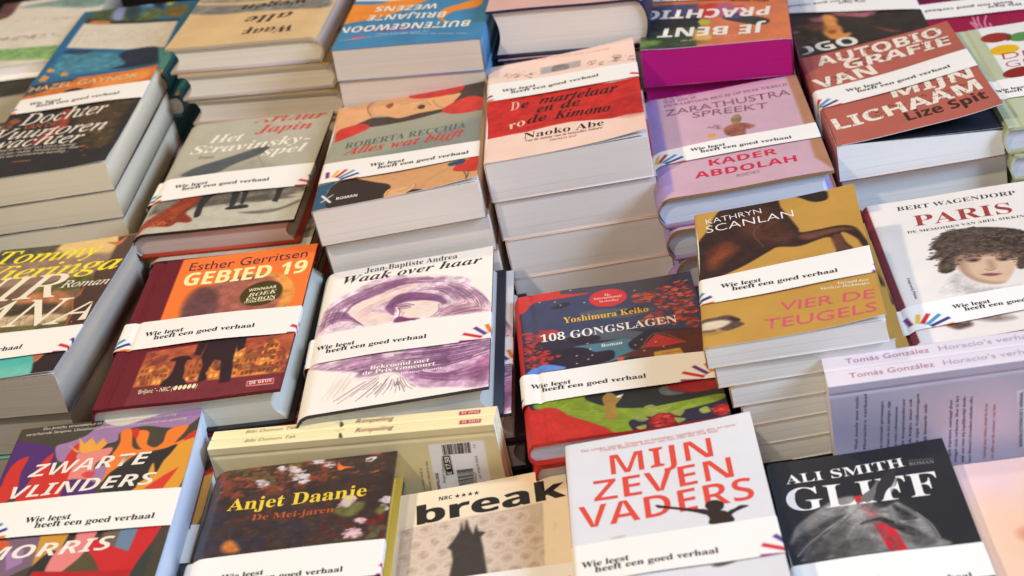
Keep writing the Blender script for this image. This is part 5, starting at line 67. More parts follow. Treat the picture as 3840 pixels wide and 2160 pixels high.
"R":[["FILL",[218,204,160],0.03,2.0],["P",[232,230,234],[[16.7,13.33],[20.85,13.34],[20.69,9.28],[20.34,8.95],[16.44,8.41]],0,0.02,0.04,1],["O",[40,38,40],[[17.68,13.22],[17.71,13.22],[17.67,12.31],[17.64,12.31]],0],["O",[40,38,40],[[17.77,13.23],[17.84,13.23],[17.8,12.31],[17.73,12.31]],0],["O",[40,38,40],[[17.86,13.23],[17.91,13.23],[17.87,12.31],[17.82,12.31]],0],["O",[40,38,40],[[17.97,13.23],[18.01,13.23],[17.97,12.31],[17.92,12.31]],0],["O",[40,38,40],[[18.07,13.23],[18.14,13.23],[18.09,12.32],[18.03,12.32]],0],["O",[40,38,40],[[18.16,13.23],[18.23,13.24],[18.19,12.32],[18.12,12.32]],0],["O",[40,38,40],[[18.26,13.24],[18.3,13.24],[18.26,12.32],[18.21,12.32]],0],["O",[40,38,40],[[18.34,13.24],[18.41,13.24],[18.36,12.32],[18.29,12.32]],0],["O",[40,38,40],[[18.43,13.24],[18.46,13.24],[18.41,12.32],[18.39,12.32]],0],["O",[40,38,40],[[18.52,13.24],[18.56,13.24],[18.51,12.32],[18.47,12.32]],0],["O",[40,38,40],[[18.62,13.24],[18.69,13.24],[18.64,12.32],[18.57,12.32]],0],["O",[40,38,40],[[18.73,13.25],[18.77,13.25],[18.72,12.32],[18.68,12.32]],0],["O",[40,38,40],[[18.83,13.25],[18.86,13.25],[18.81,12.32],[18.78,12.32]],0],["O",[40,38,40],[[18.88,13.25],[18.95,13.25],[18.9,12.32],[18.83,12.32]],0],["O",[40,38,40],[[18.98,13.25],[19.04,13.25],[18.99,12.32],[18.92,12.32]],0],["O",[40,38,40],[[19.08,13.25],[19.15,13.25],[19.1,12.32],[19.03,12.32]],0],["O",[40,38,40],[[19.18,13.25],[19.25,13.26],[19.19,12.32],[19.12,12.32]],0],["O",[40,38,40],[[19.27,13.26],[19.3,13.26],[19.24,12.32],[19.22,12.32]],0],["O",[40,38,40],[[19.36,13.26],[19.38,13.26],[19.33,12.32],[19.3,12.32]],0],["O",[40,38,40],[[19.42,13.26],[19.45,13.26],[19.39,12.32],[19.36,12.32]],0],["O",[40,38,40],[[19.48,13.26],[19.53,13.26],[19.47,12.32],[19.43,12.32]],0],["O",[40,38,40],[[19.59,13.26],[19.66,13.26],[19.6,12.32],[19.53,12.32]],0],["O",[40,38,40],[[19.69,13.27],[19.76,13.27],[19.7,12.32],[19.63,12.32]],0],["O",[40,38,40],[[19.8,13.27],[19.82,13.27],[19.76,12.32],[19.74,12.32]],0],["O",[40,38,40],[[19.6,10.92],[19.59,10.87],[18.34,10.81],[18.35,10.87]],0],["O",[40,38,40],[[19.59,10.84],[19.58,10.78],[18.34,10.71],[18.34,10.77]],0],["O",[40,38,40],[[19.57,10.75],[19.57,10.7],[18.33,10.62],[18.34,10.68]],0],["O",[40,38,40],[[19.56,10.65],[19.55,10.6],[18.32,10.51],[18.33,10.57]],0],["O",[40,38,40],[[19.55,10.55],[19.55,10.53],[18.32,10.43],[18.32,10.45]],0],["O",[40,38,40],[[19.54,10.5],[19.54,10.48],[18.32,10.38],[18.32,10.4]],0],["O",[40,38,40],[[19.53,10.43],[19.53,10.41],[18.31,10.3],[18.31,10.32]],0],["O",[40,38,40],[[19.53,10.39],[19.52,10.37],[18.31,10.25],[18.31,10.28]],0],["O",[40,38,40],[[19.52,10.34],[19.52,10.31],[18.3,10.18],[18.31,10.22]],0],["O",[40,38,40],[[19.51,10.29],[19.51,10.25],[18.3,10.12],[18.3,10.16]],0],["O",[40,38,40],[[19.5,10.21],[19.5,10.19],[18.3,10.05],[18.3,10.07]],0],["O",[40,38,40],[[19.49,10.14],[19.49,10.12],[18.29,9.97],[18.29,9.99]],0],["O",[40,38,40],[[19.49,10.1],[19.48,10.05],[18.29,9.89],[18.29,9.95]],0],["O",[40,38,40],[[19.48,10.02],[19.47,9.99],[18.28,9.83],[18.28,9.87]],0],["O",[40,38,40],[[19.47,9.96],[19.47,9.94],[18.28,9.77],[18.28,9.79]],0],["O",[40,38,40],[[19.46,9.91],[19.46,9.89],[18.28,9.71],[18.28,9.74]],0],["O",[40,38,40],[[19.46,9.87],[19.46,9.85],[18.27,9.67],[18.27,9.69]],0],["O",[40,38,40],[[19.45,9.8],[19.44,9.75],[18.27,9.55],[18.27,9.62]],0],["O",[40,38,40],[[19.44,9.72],[19.44,9.7],[18.26,9.5],[18.26,9.52]],0],["O",[40,38,40],[[19.43,9.68],[19.43,9.66],[18.26,9.45],[18.26,9.48]],0],["O",[40,38,40],[[19.43,9.63],[19.43,9.61],[18.26,9.41],[18.26,9.43]],0],["O",[40,38,40],[[19.42,9.59],[19.42,9.57],[18.25,9.36],[18.25,9.38]],0],["O",[40,38,40],[[19.42,9.55],[19.41,9.52],[18.25,9.3],[18.25,9.34]],0],["O",[40,38,40],[[19.41,9.49],[19.41,9.47],[18.25,9.24],[18.25,9.27]],0],["O",[40,38,40],[[19.4,9.42],[19.39,9.37],[18.24,9.13],[18.24,9.19]],0],["O",[40,38,40],[[19.39,9.32],[19.38,9.3],[18.23,9.05],[18.24,9.08]],0],["O",[40,38,40],[[19.38,9.28],[19.38,9.23],[18.23,8.98],[18.23,9.03]],0],["P",[34,34,36],[[17.55,12.22],[18.1,12.22],[18.09,10.53],[17.5,10.5]],0,0,0.03,1],["T","€ 17,50","sansb",[236,232,230],[17.96,10.54],[18.03,12.13],0.36,0],["T","RIMPELING","sansb",[50,46,46],[16.81,9.03],[16.93,10.76],0.23,0],["T","Singel Uitgevers","sans",[60,56,56],[17.3,9.82],[17.57,12.03],0.19,0],["T","LD 41014 N24","sans",[60,56,56],[20.06,9.94],[20.12,11.99],0.18,0],["T","12","sans",[60,56,56],[20.16,12.72],[20.19,13.02],0.18,0],["T","550627","sans",[60,56,56],[19.65,9.59],[19.77,10.58],0.2,0],["T","oud en haar werk is","serif",[110,104,74],[15.63,8.82],[15.78,11.33],0.16,0],["T","ollenland schreef ze een","serif",[110,104,74],[16.1,8.91],[16.35,11.89],0.15,0]],
"RS1":[["FILL",[242,228,178],0.02,2.0],["T","Bibi Dumon Tak","sanso",[150,138,90],[2.62,0.42],[6.65,0.42],0.36,0],["T","Rimpeling","sanso",[128,34,40],[11.19,0.4],[14.12,0.4],0.52,1],["P",[226,170,150],[[19.07,0.24000000000000002],[20.7,0.24000000000000002],[20.7,0.76],[19.07,0.76]],0,0,0.06,1],["P",[188,44,42],[[19.11,0.28],[20.65,0.28],[20.65,0.72],[19.11,0.72]],0,0,0.06,1],["T","DE GEUS","sansb",[240,220,210],[19.28,0.36],[20.57,0.36],0.26,0],["FL",[150,138,110],[[9.2,1.14],[10.16,0.23]],[[9.76,1.45],[10.39,0.57]],6,0.04,0.6],["P",[90,80,60],[[9.96,0.83],[10.2,0.6],[10.3,0.27],[10.05,0.18]],1,0.2,0.06,1]],
"RS2":[["FILL",[242,228,178],0.02,2.0],["T","Bibi Dumon Tak","sanso",[150,138,90],[2.82,0.42],[6.84,0.42],0.36,0],["T","Rimpeling","sanso",[128,34,40],[11.39,0.4],[14.3,0.4],0.52,1],["P",[226,170,150],[[19.25,0.24000000000000002],[20.89,0.24000000000000002],[20.89,0.76],[19.25,0.76]],0,0,0.06,1],["P",[188,44,42],[[19.3,0.28],[20.84,0.28],[20.84,0.72],[19.3,0.72]],0,0,0.06,1],["T","DE GEUS","sansb",[240,220,210],[19.46,0.36],[20.76,0.36],0.26,0],["FL",[150,138,110],[[9.1,1.32],[10.08,0.67]],[[9.84,1.47],[10.58,0.85]],6,0.04,0.6],["P",[80,72,54],[[10.18,0.53],[10.43,0.24],[10.6,-0.41],[10.31,-0.49]],1,0.2,0.06,1],["L",[90,80,60],[[10.55,-0.15],[11.62,-1.18]],0.04,1],["L",[90,80,60],[[10.55,-0.53],[10.99,-1.58]],0.04,1]],
"H":[["FILL",[182,176,196],0.03,2.0],["P",[210,184,198],[[5.91,13.49],[11.98,13.3],[13.0,8.93],[7.7,9.3],[6.73,10.32]],1,0,1.5,0.8],["P",[146,144,172],[[-0.49,13.73],[3.83,13.01],[5.63,9.3],[-0.54,10.16]],1,0,1.5,0.6],["T","Wat zonde nou toch!","serif",[64,60,84],[1.54,10.33],[1.99,14.77],0.19,0],["T","Horacio’s verhaal","serif",[64,60,84],[2.12,10.23],[2.58,14.88],0.19,0],["T","en roerende personages","serif",[64,60,84],[3.25,10.05],[3.64,14.08],0.19,0],["T","vrouw en zes meisjes, zijn","serif",[64,60,84],[3.73,9.97],[4.11,14.0],0.19,0],["T","een reeks schoonzussen,","serif",[64,60,84],[4.24,9.88],[4.58,13.51],0.19,0],["T","zijn koopmansbroer","serif",[64,60,84],[4.74,9.8],[5.12,14.04],0.19,0],["T","en de katjes, maar ook","serif",[64,60,84],[5.22,9.72],[5.59,13.96],0.19,0],["T","aan zijn Volkswagen","serif",[64,60,84],[5.71,9.63],[6.1,14.29],0.19,0],["T","vrolijk bewaarde oude","serif",[64,60,84],[6.26,9.54],[6.58,13.38],0.19,0],["T","dragen tegemoet, omringd door","serif",[74,62,84],[7.86,8.15],[8.31,13.42],0.19,0],["T","zwager zich verhezen. Hoe is het","serif",[74,62,84],[8.31,8.08],[8.76,13.68],0.19,0],["T","angt aan waar hij tegelijkertijd doods-","serif",[74,62,84],[8.79,8.0],[9.23,13.6],0.19,0],["T","naar Horacio’s levenslust ondanks alles.","serif",[74,62,84],[9.27,7.92],[9.7,13.52],0.19,0],["T","Gedreigd door ziekten, draait het leven","serif",[170,96,110],[10.31,8.09],[10.67,12.69],0.19,0],["T","en alles en de natuur, van het.","serif",[170,96,110],[10.86,8.0],[11.21,12.6],0.19,0],["P",[206,206,216],[[12.66,13.43],[15.33,13.39],[15.2,8.56],[12.88,8.52]],0,0,0.06,1],["T","GONZALEZ/HORACIO’S VERHAAL","sansb",[70,66,80],[12.89,8.69],[13.09,13.28],0.22,0]],
"HS1":[["FILL",[224,212,218],0.02,2.0],["T","Tomás González","sans",[176,124,146],[1.59,0.62],[7.37,0.62],0.6,0],["T","Horacio’s verhaal","sans",[178,166,190],[8.05,0.62],[14.65,0.62],0.6,0]],
"HS2":[["FILL",[224,212,218],0.02,2.0],["T","Tomás González","sans",[176,124,146],[1.58,0.62],[7.38,0.62],0.6,0],["T","Horacio’s verhaal","sans",[178,166,190],[8.02,0.62],[14.44,0.62],0.6,0]],
"D7":[["FILL",[236,194,164],0.02,2.0],["P",[230,196,194],[[-0.35,21.94],[5.36,22.33],[4.14,17.41],[-0.18,17.3]],1,0,1.8,0.9],["P",[240,196,164],[[-1.03,16.4],[1.39,16.94],[0.63,10.79],[-0.89,9.63]],1,0,1.8,0.6],["P",[216,140,112],[[2.65,13.42],[3.23,13.71],[2.94,12.53],[2.63,12.8]],1,0.1,0.4,1]]}

RNG = np.random.default_rng(7); R = random.Random(11)
def lin(c):
    c = np.asarray(c, float) / 255.
    return np.where(c <= .04045, c / 12.92, ((c + .055) / 1.055) ** 2.4)
def smooth(pts, closed=True, k=5):
    p = np.asarray(pts, float); n = len(p)
    if n < 3: return p
    out = []
    m = n if closed else n - 1
    for i in range(m):
        if closed: a, b, c, d = p[(i - 1) % n], p[i], p[(i + 1) % n], p[(i + 2) % n]
        else: a, b, c, d = p[max(i - 1, 0)], p[i], p[i + 1], p[min(i + 2, n - 1)]
        for s in range(k):
            t = s / k
            out.append(.5 * (2 * b + (c - a) * t + (2 * a - 5 * b + 4 * c - d) * t * t + (3 * b - a - 3 * c + d) * t ** 3))
    if not closed: out.append(p[-1])
    return np.array(out)
_LAT = RNG.random((64, 64))
def vnoise(X, Y, sc):
    x, y = X / sc + 17.3, Y / sc + 5.1
    xi, yi = np.floor(x).astype(int), np.floor(y).astype(int); fx, fy = x - xi, y - yi
    fx = fx * fx * (3 - 2 * fx); fy = fy * fy * (3 - 2 * fy)
    g = lambda i, j: _LAT[i % 64, j % 64]
    return (g(xi, yi) * (1 - fx) + g(xi + 1, yi) * fx) * (1 - fy) + (g(xi, yi + 1) * (1 - fx) + g(xi + 1, yi + 1) * fx) * fy
def fbm(X, Y, sc): return .5 * vnoise(X, Y, sc) + .3 * vnoise(X + 9, Y, sc / 2.1) + .2 * vnoise(X, Y + 7, sc / 4.3)

class Art:
    """ink laid on a sheet: colours on a fine grid, coordinates in cm from the lower left corner"""
    def __init__(s, x0, x1, y0, y1, step):
        s.nx = max(2, int(round((x1 - x0) / step)) + 1); s.ny = max(2, int(round((y1 - y0) / step)) + 1)
        s.x = np.linspace(x0, x1, s.nx); s.y = np.linspace(y0, y1, s.ny); s.step = step
        s.X, s.Y = np.meshgrid(s.x, s.y); s.c = np.zeros((s.ny, s.nx, 3))
    def box(s, pts, pad):
        lo, hi = pts.min(0) - pad, pts.max(0) + pad
        return (slice(np.searchsorted(s.y, lo[1]), np.searchsorted(s.y, hi[1], 'right')), slice(np.searchsorted(s.x, lo[0]), np.searchsorted(s.x, hi[0], 'right')))
    def mix(s, sl, a, col, tex=0, sc=.7):
        c = np.asarray(col, float)[None, None, :] * np.ones(a.shape + (1,))
        if tex: c = c * (1 + tex * 1.6 * (fbm(s.X[sl], s.Y[sl], sc) - .5))[..., None]
        s.c[sl] = s.c[sl] * (1 - a[..., None]) + c * a[..., None]
    def fill(s, col, tex, sc): s.mix((slice(None), slice(None)), np.ones(s.X.shape), col, tex, sc)
    def dist(s, p, sl, closed=True):
        X, Y = s.X[sl], s.Y[sl]; d2 = np.full(X.shape, 1e9); ins = np.zeros(X.shape, bool); n = len(p)
        for i in range(n if closed else n - 1):
            a, b = p[i], p[(i + 1) % n]; ex, ey = b - a; L2 = ex * ex + ey * ey + 1e-12
            t = np.clip(((X - a[0]) * ex + (Y - a[1]) * ey) / L2, 0, 1)
            d2 = np.minimum(d2, (X - a[0] - t * ex) ** 2 + (Y - a[1] - t * ey) ** 2)
            if closed:
                c = (a[1] > Y) != (b[1] > Y)
                ins ^= c & (X < a[0] + ex * (Y - a[1]) / (ey if abs(ey) > 1e-9 else 1e-9))
        return np.sqrt(d2), ins
    def poly(s, col, pts, sm=1, tex=0, soft=.06, al=1):
        p = smooth(pts) if sm else np.asarray(pts, float)
        soft = max(soft, s.step * .8); sl = s.box(p, soft)
        if s.X[sl].size == 0: return
        d, ins = s.dist(p, sl); a = np.clip(.5 + np.where(ins, d, -d) / (2 * soft), 0, 1) * al
        s.mix(sl, a, col, tex)
    def line(s, col, pts, w, al=1, sm=True):
        p = smooth(pts, False) if sm and len(pts) > 2 else np.asarray(pts, float)
        sl = s.box(p, w + s.step)
        if s.X[sl].size == 0: return
        d, _ = s.dist(p, sl, False); hw = w / 2; e = s.step * .6
        s.mix(sl, np.clip((hw + e - d) / (2 * e), 0, 1) * al * min(1, w / s.step * .9), col)
    def flow(s, col, A, B, n, w, al):
        A = smooth(A, False, 8) if len(A) > 2 else np.linspace(A[0], A[-1], 9); B = smooth(B, False, 8) if len(B) > 2 else np.linspace(B[0], B[-1], 9)
        ia, ib = np.linspace(0, len(A) - 1, 14), np.linspace(0, len(B) - 1, 14)
        A = np.stack([np.interp(ia, range(len(A)), A[:, k]) for k in (0, 1)], 1); B = np.stack([np.interp(ib, range(len(B)), B[:, k]) for k in (0, 1)], 1)
        for i in range(n):
            t = (i + R.random() * .9) / n; a, b = sorted((R.randint(0, 6), R.randint(7, 13)))
            q = A * (1 - t) + B * t; q = q[a:b + 1] + np.cumsum(RNG.normal(0, .012, (b - a + 1, 2)), 0)
            s.line(col, q, w * R.uniform(.7, 1.4), al * R.uniform(.5, 1), False)
    def blobs(s, cols, pts, n, size):
        p = np.asarray(pts, float); lo, hi = p.min(0), p.max(0); k = 0; tries = 0
        while k < n and tries < n * 12:
            tries += 1; q = lo + RNG.random(2) * (hi - lo); ins = False
            for i in range(len(p)):
                a, b = p[i], p[i - 1]
                if (a[1] > q[1]) != (b[1] > q[1]) and q[0] < a[0] + (b[0] - a[0]) * (q[1] - a[1]) / (b[1] - a[1]): ins = not ins
            if not ins: continue
            k += 1; r = size * R.uniform(.5, 1.2); th = R.uniform(0, 3.14); e = R.uniform(.35, .8)
            m = R.choice((3, 4, 5)); pt = [q + r * np.array([math.cos(th + 6.283 * j / m + R.uniform(-.4, .4)), e * math.sin(th + 6.283 * j / m + R.uniform(-.4, .4))]) * R.uniform(.6, 1.1) for j in range(m)]
            s.poly(R.choice(cols), pt, 0, 0, .04, .9)
    def ops(s, L):
        for o in L:
            k = o[0]
            if k == 'FILL': s.fill(o[1], o[2], o[3])
            elif k == 'P': s.poly(*o[1:])
            elif k == 'E':
                c, r, u = (np.array(q) for q in o[2:5]); s.poly(o[1], [c + (r - c) * math.cos(a) + (u - c) * math.sin(a) for a in np.linspace(0, 6.283, 28)[:-1]], 0, *o[5:])
            elif k == 'RING':
                c, r, u = (np.array(q) for q in o[2:5]); P_ = [c + (r - c) * math.cos(a) + (u - c) * math.sin(a) for a in np.linspace(0, 6.283, 17)]; s.line(o[1], P_, .18, .65, False); s.line(o[1], [c + (q - c) * .45 for q in P_], .12, .6, False)
            elif k == 'L': s.line(o[1], o[2], o[3], o[4])
            elif k == 'LV': s.blobs(o[1], o[2], o[3], o[4])
            elif k == 'FL': s.flow(o[1], o[2], o[3], o[4], o[5], o[6])
            elif k == 'DOT':
                for q in o[2]: s.poly(o[1], [(q[0] + o[3] * math.cos(a), q[1] + o[3] * math.sin(a)) for a in np.linspace(0, 6.283, 9)[:-1]], 0, 0, .03)
            elif k == 'NZ':
                p = np.asarray(o[2], float); sl = s.box(p, .3)
                if s.X[sl].size:
                    d, ins = s.dist(p, sl); m = np.clip(.5 + np.where(ins, d, -d) / .8, 0, 1)
                    s.mix(sl, m * np.clip((fbm(s.X[sl] * 1.3, s.Y[sl] * 1.3, o[3]) - o[4] + .04) * 9, 0, 1) * o[5], o[1], .5, .4)
            elif k == 'STITCH':
                a, b, h = np.array(o[1]), np.array(o[2]), o[3]

# ---------------------------------------------------------------- lettering
STY = {'sans': None, 'sansm': (0x1d5d4, 0x1d5ee, 0x1d7ec), 'serifm': (0x1d400, 0x1d41a, 0x1d7ce), 'sbi': (0x1d63c, 0x1d656, 0x1d7ec), 'sansb': (0x1d5d4, 0x1d5ee, 0x1d7ec), 'heavy': (0x1d5d4, 0x1d5ee, 0x1d7ec), 'sanso': None, 'thin': None,
       'serif': (0x1d400, 0x1d41a, 0x1d7ce), 'serifl': (0x1d400, 0x1d41a, 0x1d7ce), 'it': (0x1d434, 0x1d44e, None), 'bi': (0x1d468, 0x1d482, None)}
OFFS = {'serifm': -.005, 'sansm': -.012, 'sbi': -.006, 'thin': -.012, 'serifl': -.006, 'it': .006}
def fancy(s, st):
    b = STY[st]
    if not b: return s
    r = ''
    for ch in s:
        o = ord(ch)
        if st == 'it' and ch == 'h': r += '\u210e'
        elif 'A' <= ch <= 'Z': r += chr(b[0] + o - 65)
        elif 'a' <= ch <= 'z': r += chr(b[1] + o - 97)
        elif '0' <= ch <= '9' and b[2]: r += chr(b[2] + o - 48)
        else: r += ch
    return r
_TC = {}
def glyphs(s, st):
    if (s, st) in _TC: return _TC[(s, st)]
    c = bpy.data.curves.new('lettering', 'FONT'); c.body = fancy(s, st); c.size = 1; c.resolution_u = 3; c.offset = OFFS.get(st, 0)
    if st == 'sanso': c.shear = .2
    o = bpy.data.objects.new('lettering', c); COL.objects.link(o)
    dg = bpy.context.evaluated_depsgraph_get(); dg.update(); me = bpy.data.meshes.new_from_object(o.evaluated_get(dg)); me.calc_loop_triangles()
    v = np.zeros(len(me.vertices) * 3, np.float32); me.vertices.foreach_get('co', v); v = v.reshape(-1, 3)[:, :2]
    t = np.zeros(len(me.loop_triangles) * 3, np.int32); me.loop_triangles.foreach_get('vertices', t); t = t.reshape(-1, 3)
    bpy.data.objects.remove(o); bpy.data.curves.remove(c); bpy.data.meshes.remove(me)
    _TC[(s, st)] = (v, t); return v, t
_CAP = {}
def cap(st):
    if st not in _CAP: _CAP[st] = float(glyphs('H', st)[0][:, 1].max())
    return _CAP[st]

# ---------------------------------------------------------------- mesh building
class MB:
    def __init__(s): s.v, s.q, s.t, s.c, s.n = [], [], [], [], 0
    def add(s, v, quads=None, tris=None, col=(1, 1, 1)):
        v = np.asarray(v, float); s.v.append(v); col = np.asarray(col, float)
        s.c.append(np.broadcast_to(lin(col), v.shape).copy() if col.ndim == 1 else lin(col))
        if quads is not None and len(quads): s.q.append(np.asarray(quads, int) + s.n)
        if tris is not None and len(tris): s.t.append(np.asarray(tris, int) + s.n)
        s.n += len(v)
    def box(s, x0, x1, y0, y1, z0, z1, col):
        v = [(x, y, z) for z in (z0, z1) for y in (y0, y1) for x in (x0, x1)]
        s.add(v, [(0, 2, 3, 1), (4, 5, 7, 6), (0, 1, 5, 4), (2, 6, 7, 3), (0, 4, 6, 2), (1, 3, 7, 5)], None, col)
    def build(s, name, mats, parent=None):
        me = bpy.data.meshes.new(name); v = np.concatenate(s.v); q = np.concatenate(s.q) if s.q else np.zeros((0, 4), int); t = np.concatenate(s.t) if s.t else np.zeros((0, 3), int)
        li = np.concatenate([q.ravel(), t.ravel()]).astype(np.int32)
        ls = np.concatenate([np.arange(len(q)) * 4, len(q) * 4 + np.arange(len(t)) * 3]).astype(np.int32)
        me.vertices.add(len(v)); me.vertices.foreach_set('co', v.astype(np.float32).ravel()); me.loops.add(len(li)); me.loops.foreach_set('vertex_index', li)
        me.polygons.add(len(ls)); me.polygons.foreach_set('loop_start', ls)
        me.update(calc_edges=True); me.validate()
        ca = me.color_attributes.new('Col', 'FLOAT_COLOR', 'POINT'); c = np.concatenate(s.c); ca.data.foreach_set('color', np.concatenate([c, np.ones((len(c), 1))], 1).astype(np.float32).ravel())
        me.materials.append(mats)
        o = bpy.data.objects.new(name, me); COL.objects.link(o)
        if parent: o.parent = parent
        return o

def mat(name, rough=.5, spec=.35, bump=0, stripes=False, base=None, coat=0):
    m = bpy.data.materials.new(name); m.use_nodes = True; nt = m.node_tree; N = nt.nodes; K = nt.links
    p = N['Principled BSDF']; p.inputs['Roughness'].default_value = rough; p.inputs['Specular IOR Level'].default_value = spec
    if coat: p.inputs['Coat Weight'].default_value = coat; p.inputs['Coat Roughness'].default_value = .20
    a = N.new('ShaderNodeAttribute'); a.attribute_name = 'Col'; src = a.outputs['Color']
    tc = N.new('ShaderNodeTexCoord')
    if stripes:
        mp = N.new('ShaderNodeMapping'); mp.inputs['Scale'].default_value = (6, 6, 1500); K.new(tc.outputs['Object'], mp.inputs['Vector'])
        n = N.new('ShaderNodeTexNoise'); n.inputs['Scale'].default_value = 1; n.inputs['Detail'].default_value = 3; K.new(mp.outputs[0], n.inputs['Vector'])
        mp2 = N.new('ShaderNodeMapping'); mp2.inputs['Scale'].default_value = (3, 3, 260); K.new(tc.outputs['Object'], mp2.inputs['Vector'])
        n2 = N.new('ShaderNodeTexNoise'); n2.inputs['Scale'].default_value = 1; n2.inputs['Detail'].default_value = 1; K.new(mp2.outputs[0], n2.inputs['Vector'])
        ad = N.new('ShaderNodeMath'); ad.operation = 'ADD'; K.new(n.outputs['Fac'], ad.inputs[0]); K.new(n2.outputs['Fac'], ad.inputs[1])
        r = N.new('ShaderNodeMapRange'); r.inputs[1].default_value = .65; r.inputs[2].default_value = 1.35; r.inputs[3].default_value = .955; r.inputs[4].default_value = 1.02; K.new(ad.outputs[0], r.inputs[0])
        mx = N.new('ShaderNodeMix'); mx.data_type = 'RGBA'; mx.blend_type = 'MULTIPLY'; mx.inputs[0].default_value = 1; K.new(src, mx.inputs[6]); K.new(r.outputs[0], mx.inputs[7]); src = mx.outputs[2]
        mp3 = N.new('ShaderNodeMapping'); mp3.inputs['Scale'].default_value = (5, 5, 520); mp3.inputs['Location'].default_value = (3, 1, 7); K.new(tc.outputs['Object'], mp3.inputs['Vector'])
        n3 = N.new('ShaderNodeTexNoise'); n3.inputs['Scale'].default_value = 1; n3.inputs['Detail'].default_value = 0; K.new(mp3.outputs[0], n3.inputs['Vector'])
        r3 = N.new('ShaderNodeMapRange'); r3.inputs[1].default_value = .68; r3.inputs[2].default_value = .76; r3.inputs[3].default_value = 1; r3.inputs[4].default_value = .92; K.new(n3.outputs['Fac'], r3.inputs[0])
        mx3 = N.new('ShaderNodeMix'); mx3.data_type = 'RGBA'; mx3.blend_type = 'MULTIPLY'; mx3.inputs[0].default_value = 1; K.new(src, mx3.inputs[6]); K.new(r3.outputs[0], mx3.inputs[7]); src = mx3.outputs[2]
        b = N.new('ShaderNodeBump'); b.inputs['Strength'].default_value = .25; b.inputs['Distance'].default_value = .0004; K.new(ad.outputs[0], b.inputs['Height']); K.new(b.outputs[0], p.inputs['Normal'])
    elif bump:
        n = N.new('ShaderNodeTexNoise'); n.inputs['Scale'].default_value = 26; n.inputs['Detail'].default_value = 2; K.new(tc.outputs['Object'], n.inputs['Vector'])
        n2 = N.new('ShaderNodeTexNoise'); n2.inputs['Scale'].default_value = 900; n2.inputs['Detail'].default_value = 2; K.new(tc.outputs['Object'], n2.inputs['Vector'])
        b = N.new('ShaderNodeBump'); b.inputs['Strength'].default_value = bump; b.inputs['Distance'].default_value = .004; K.new(n.outputs['Fac'], b.inputs['Height'])
        b2 = N.new('ShaderNodeBump'); b2.inputs['Strength'].default_value = .12; b2.inputs['Distance'].default_value = .0004; K.new(n2.outputs['Fac'], b2.inputs['Height']); K.new(b.outputs[0], b2.inputs['Normal']); K.new(b2.outputs[0], p.inputs['Normal'])
        rr = N.new('ShaderNodeMapRange'); rr.inputs[3].default_value = rough - .08; rr.inputs[4].default_value = rough + .08; K.new(n.outputs['Fac'], rr.inputs[0]); K.new(rr.outputs[0], p.inputs['Roughness'])
    K.new(src, p.inputs['Base Color'])
    return m
M_MATT = mat('matt_printed_card', .55, .3, .16); M_GLOSS = mat('laminated_printed_card', .36, .45, .20, coat=.2); M_BAND = mat('white_band_paper', .6, .25, .10)
M_PAGE = mat('cut_page_edges', .8, .15, 0, True); M_CLOTH = mat('black_table_cloth', .95, .1, .3); M_CASE = mat('book_case_cloth', .5, .35, .12)

def tagged(o, label, cat, group=None):
    o['label'] = label; o['category'] = cat
    if group: o['group'] = group
def grid_idx(nx, ny, off=0):
    i = np.arange(nx - 1)[None, :] + nx * np.arange(ny - 1)[:, None] + off; i = i.ravel()
    return np.stack([i, i + 1, i + nx + 1, i + nx], 1)

INK_DZ = .00016
def put_text(mb, s, st, col, p0, p1, h, fat, zf, w, hh, lift=INK_DZ, order=0):
    v, t = glyphs(s, st)
    if not len(v): return
    p0, p1 = np.array(p0, float), np.array(p1, float); d = p1 - p0; n = np.array([-d[1], d[0]]) / np.hypot(*d)
    x0, x1 = v[:, 0].min(), v[:, 0].max(); u = (v[:, 0] - x0) / (x1 - x0); vv = v[:, 1] / cap(st)
    for k in range(max(1, fat)):
        sh = (k - (fat - 1) / 2) * .012 * h * 2 if fat > 1 else 0
        P = p0 + u[:, None] * d + (vv * h)[:, None] * n + d / np.hypot(*d) * sh
        ok = (P[:, 0] > .03) & (P[:, 0] < w - .03) & (P[:, 1] > .03) & (P[:, 1] < hh - .03)
        tt = t[ok[t].all(1)]
        z = zf(P[:, 0], P[:, 1]) + lift + k * 2.2e-5 + order * 1e-6
        mb.add(np.stack([P[:, 0], P[:, 1], z], 1) * [.01, .01, 1] - [w / 200, hh / 200, 0], None, tt, col)
def put_poly(mb, col, pts, sm, zf, w, hh, lift):
    P = smooth(pts, True, 4) if sm else np.asarray(pts, float)
    P = np.stack([np.clip(P[:, 0], .03, w - .03), np.clip(P[:, 1], .03, hh - .03)], 1)
    t = tessellate_polygon([[Vector((x, y, 0)) for x, y in P]])
    mb.add(np.stack([P[:, 0] / 100 - w / 200, P[:, 1] / 100 - hh / 200, zf(P[:, 0], P[:, 1]) + lift], 1), None, t, col)

FANL = [(100, (120, 46, 110)), (78, (236, 186, 60)), (62, (204, 40, 42)), (45, (74, 140, 176)), (28, (46, 52, 120)), (10, (226, 110, 44))]
FANR = [(172, (150, 50, 110)), (150, (206, 38, 52)), (128, (92, 50, 130)), (108, (226, 120, 40)), (92, (74, 146, 176)), (74, (206, 38, 52)), (56, (46, 52, 120)), (38, (236, 186, 60))]
def draw_fan(A, cx, cy, fan, th, squash=1.):
    for a, col in fan:
        a = math.radians(a) + th; u = np.array([math.cos(a), math.sin(a)]); n = np.array([-u[1], u[0]]); c = np.array([cx, cy]); r0 = 1.25; r1 = 2.75 + .25 * math.sin(a * 3); hw = .17
        A.poly(col, [c + u * r0 - n * hw, c + u * r1 - n * hw, c + u * r1 + n * hw, c + u * r0 + n * hw], 0, 0, .03)

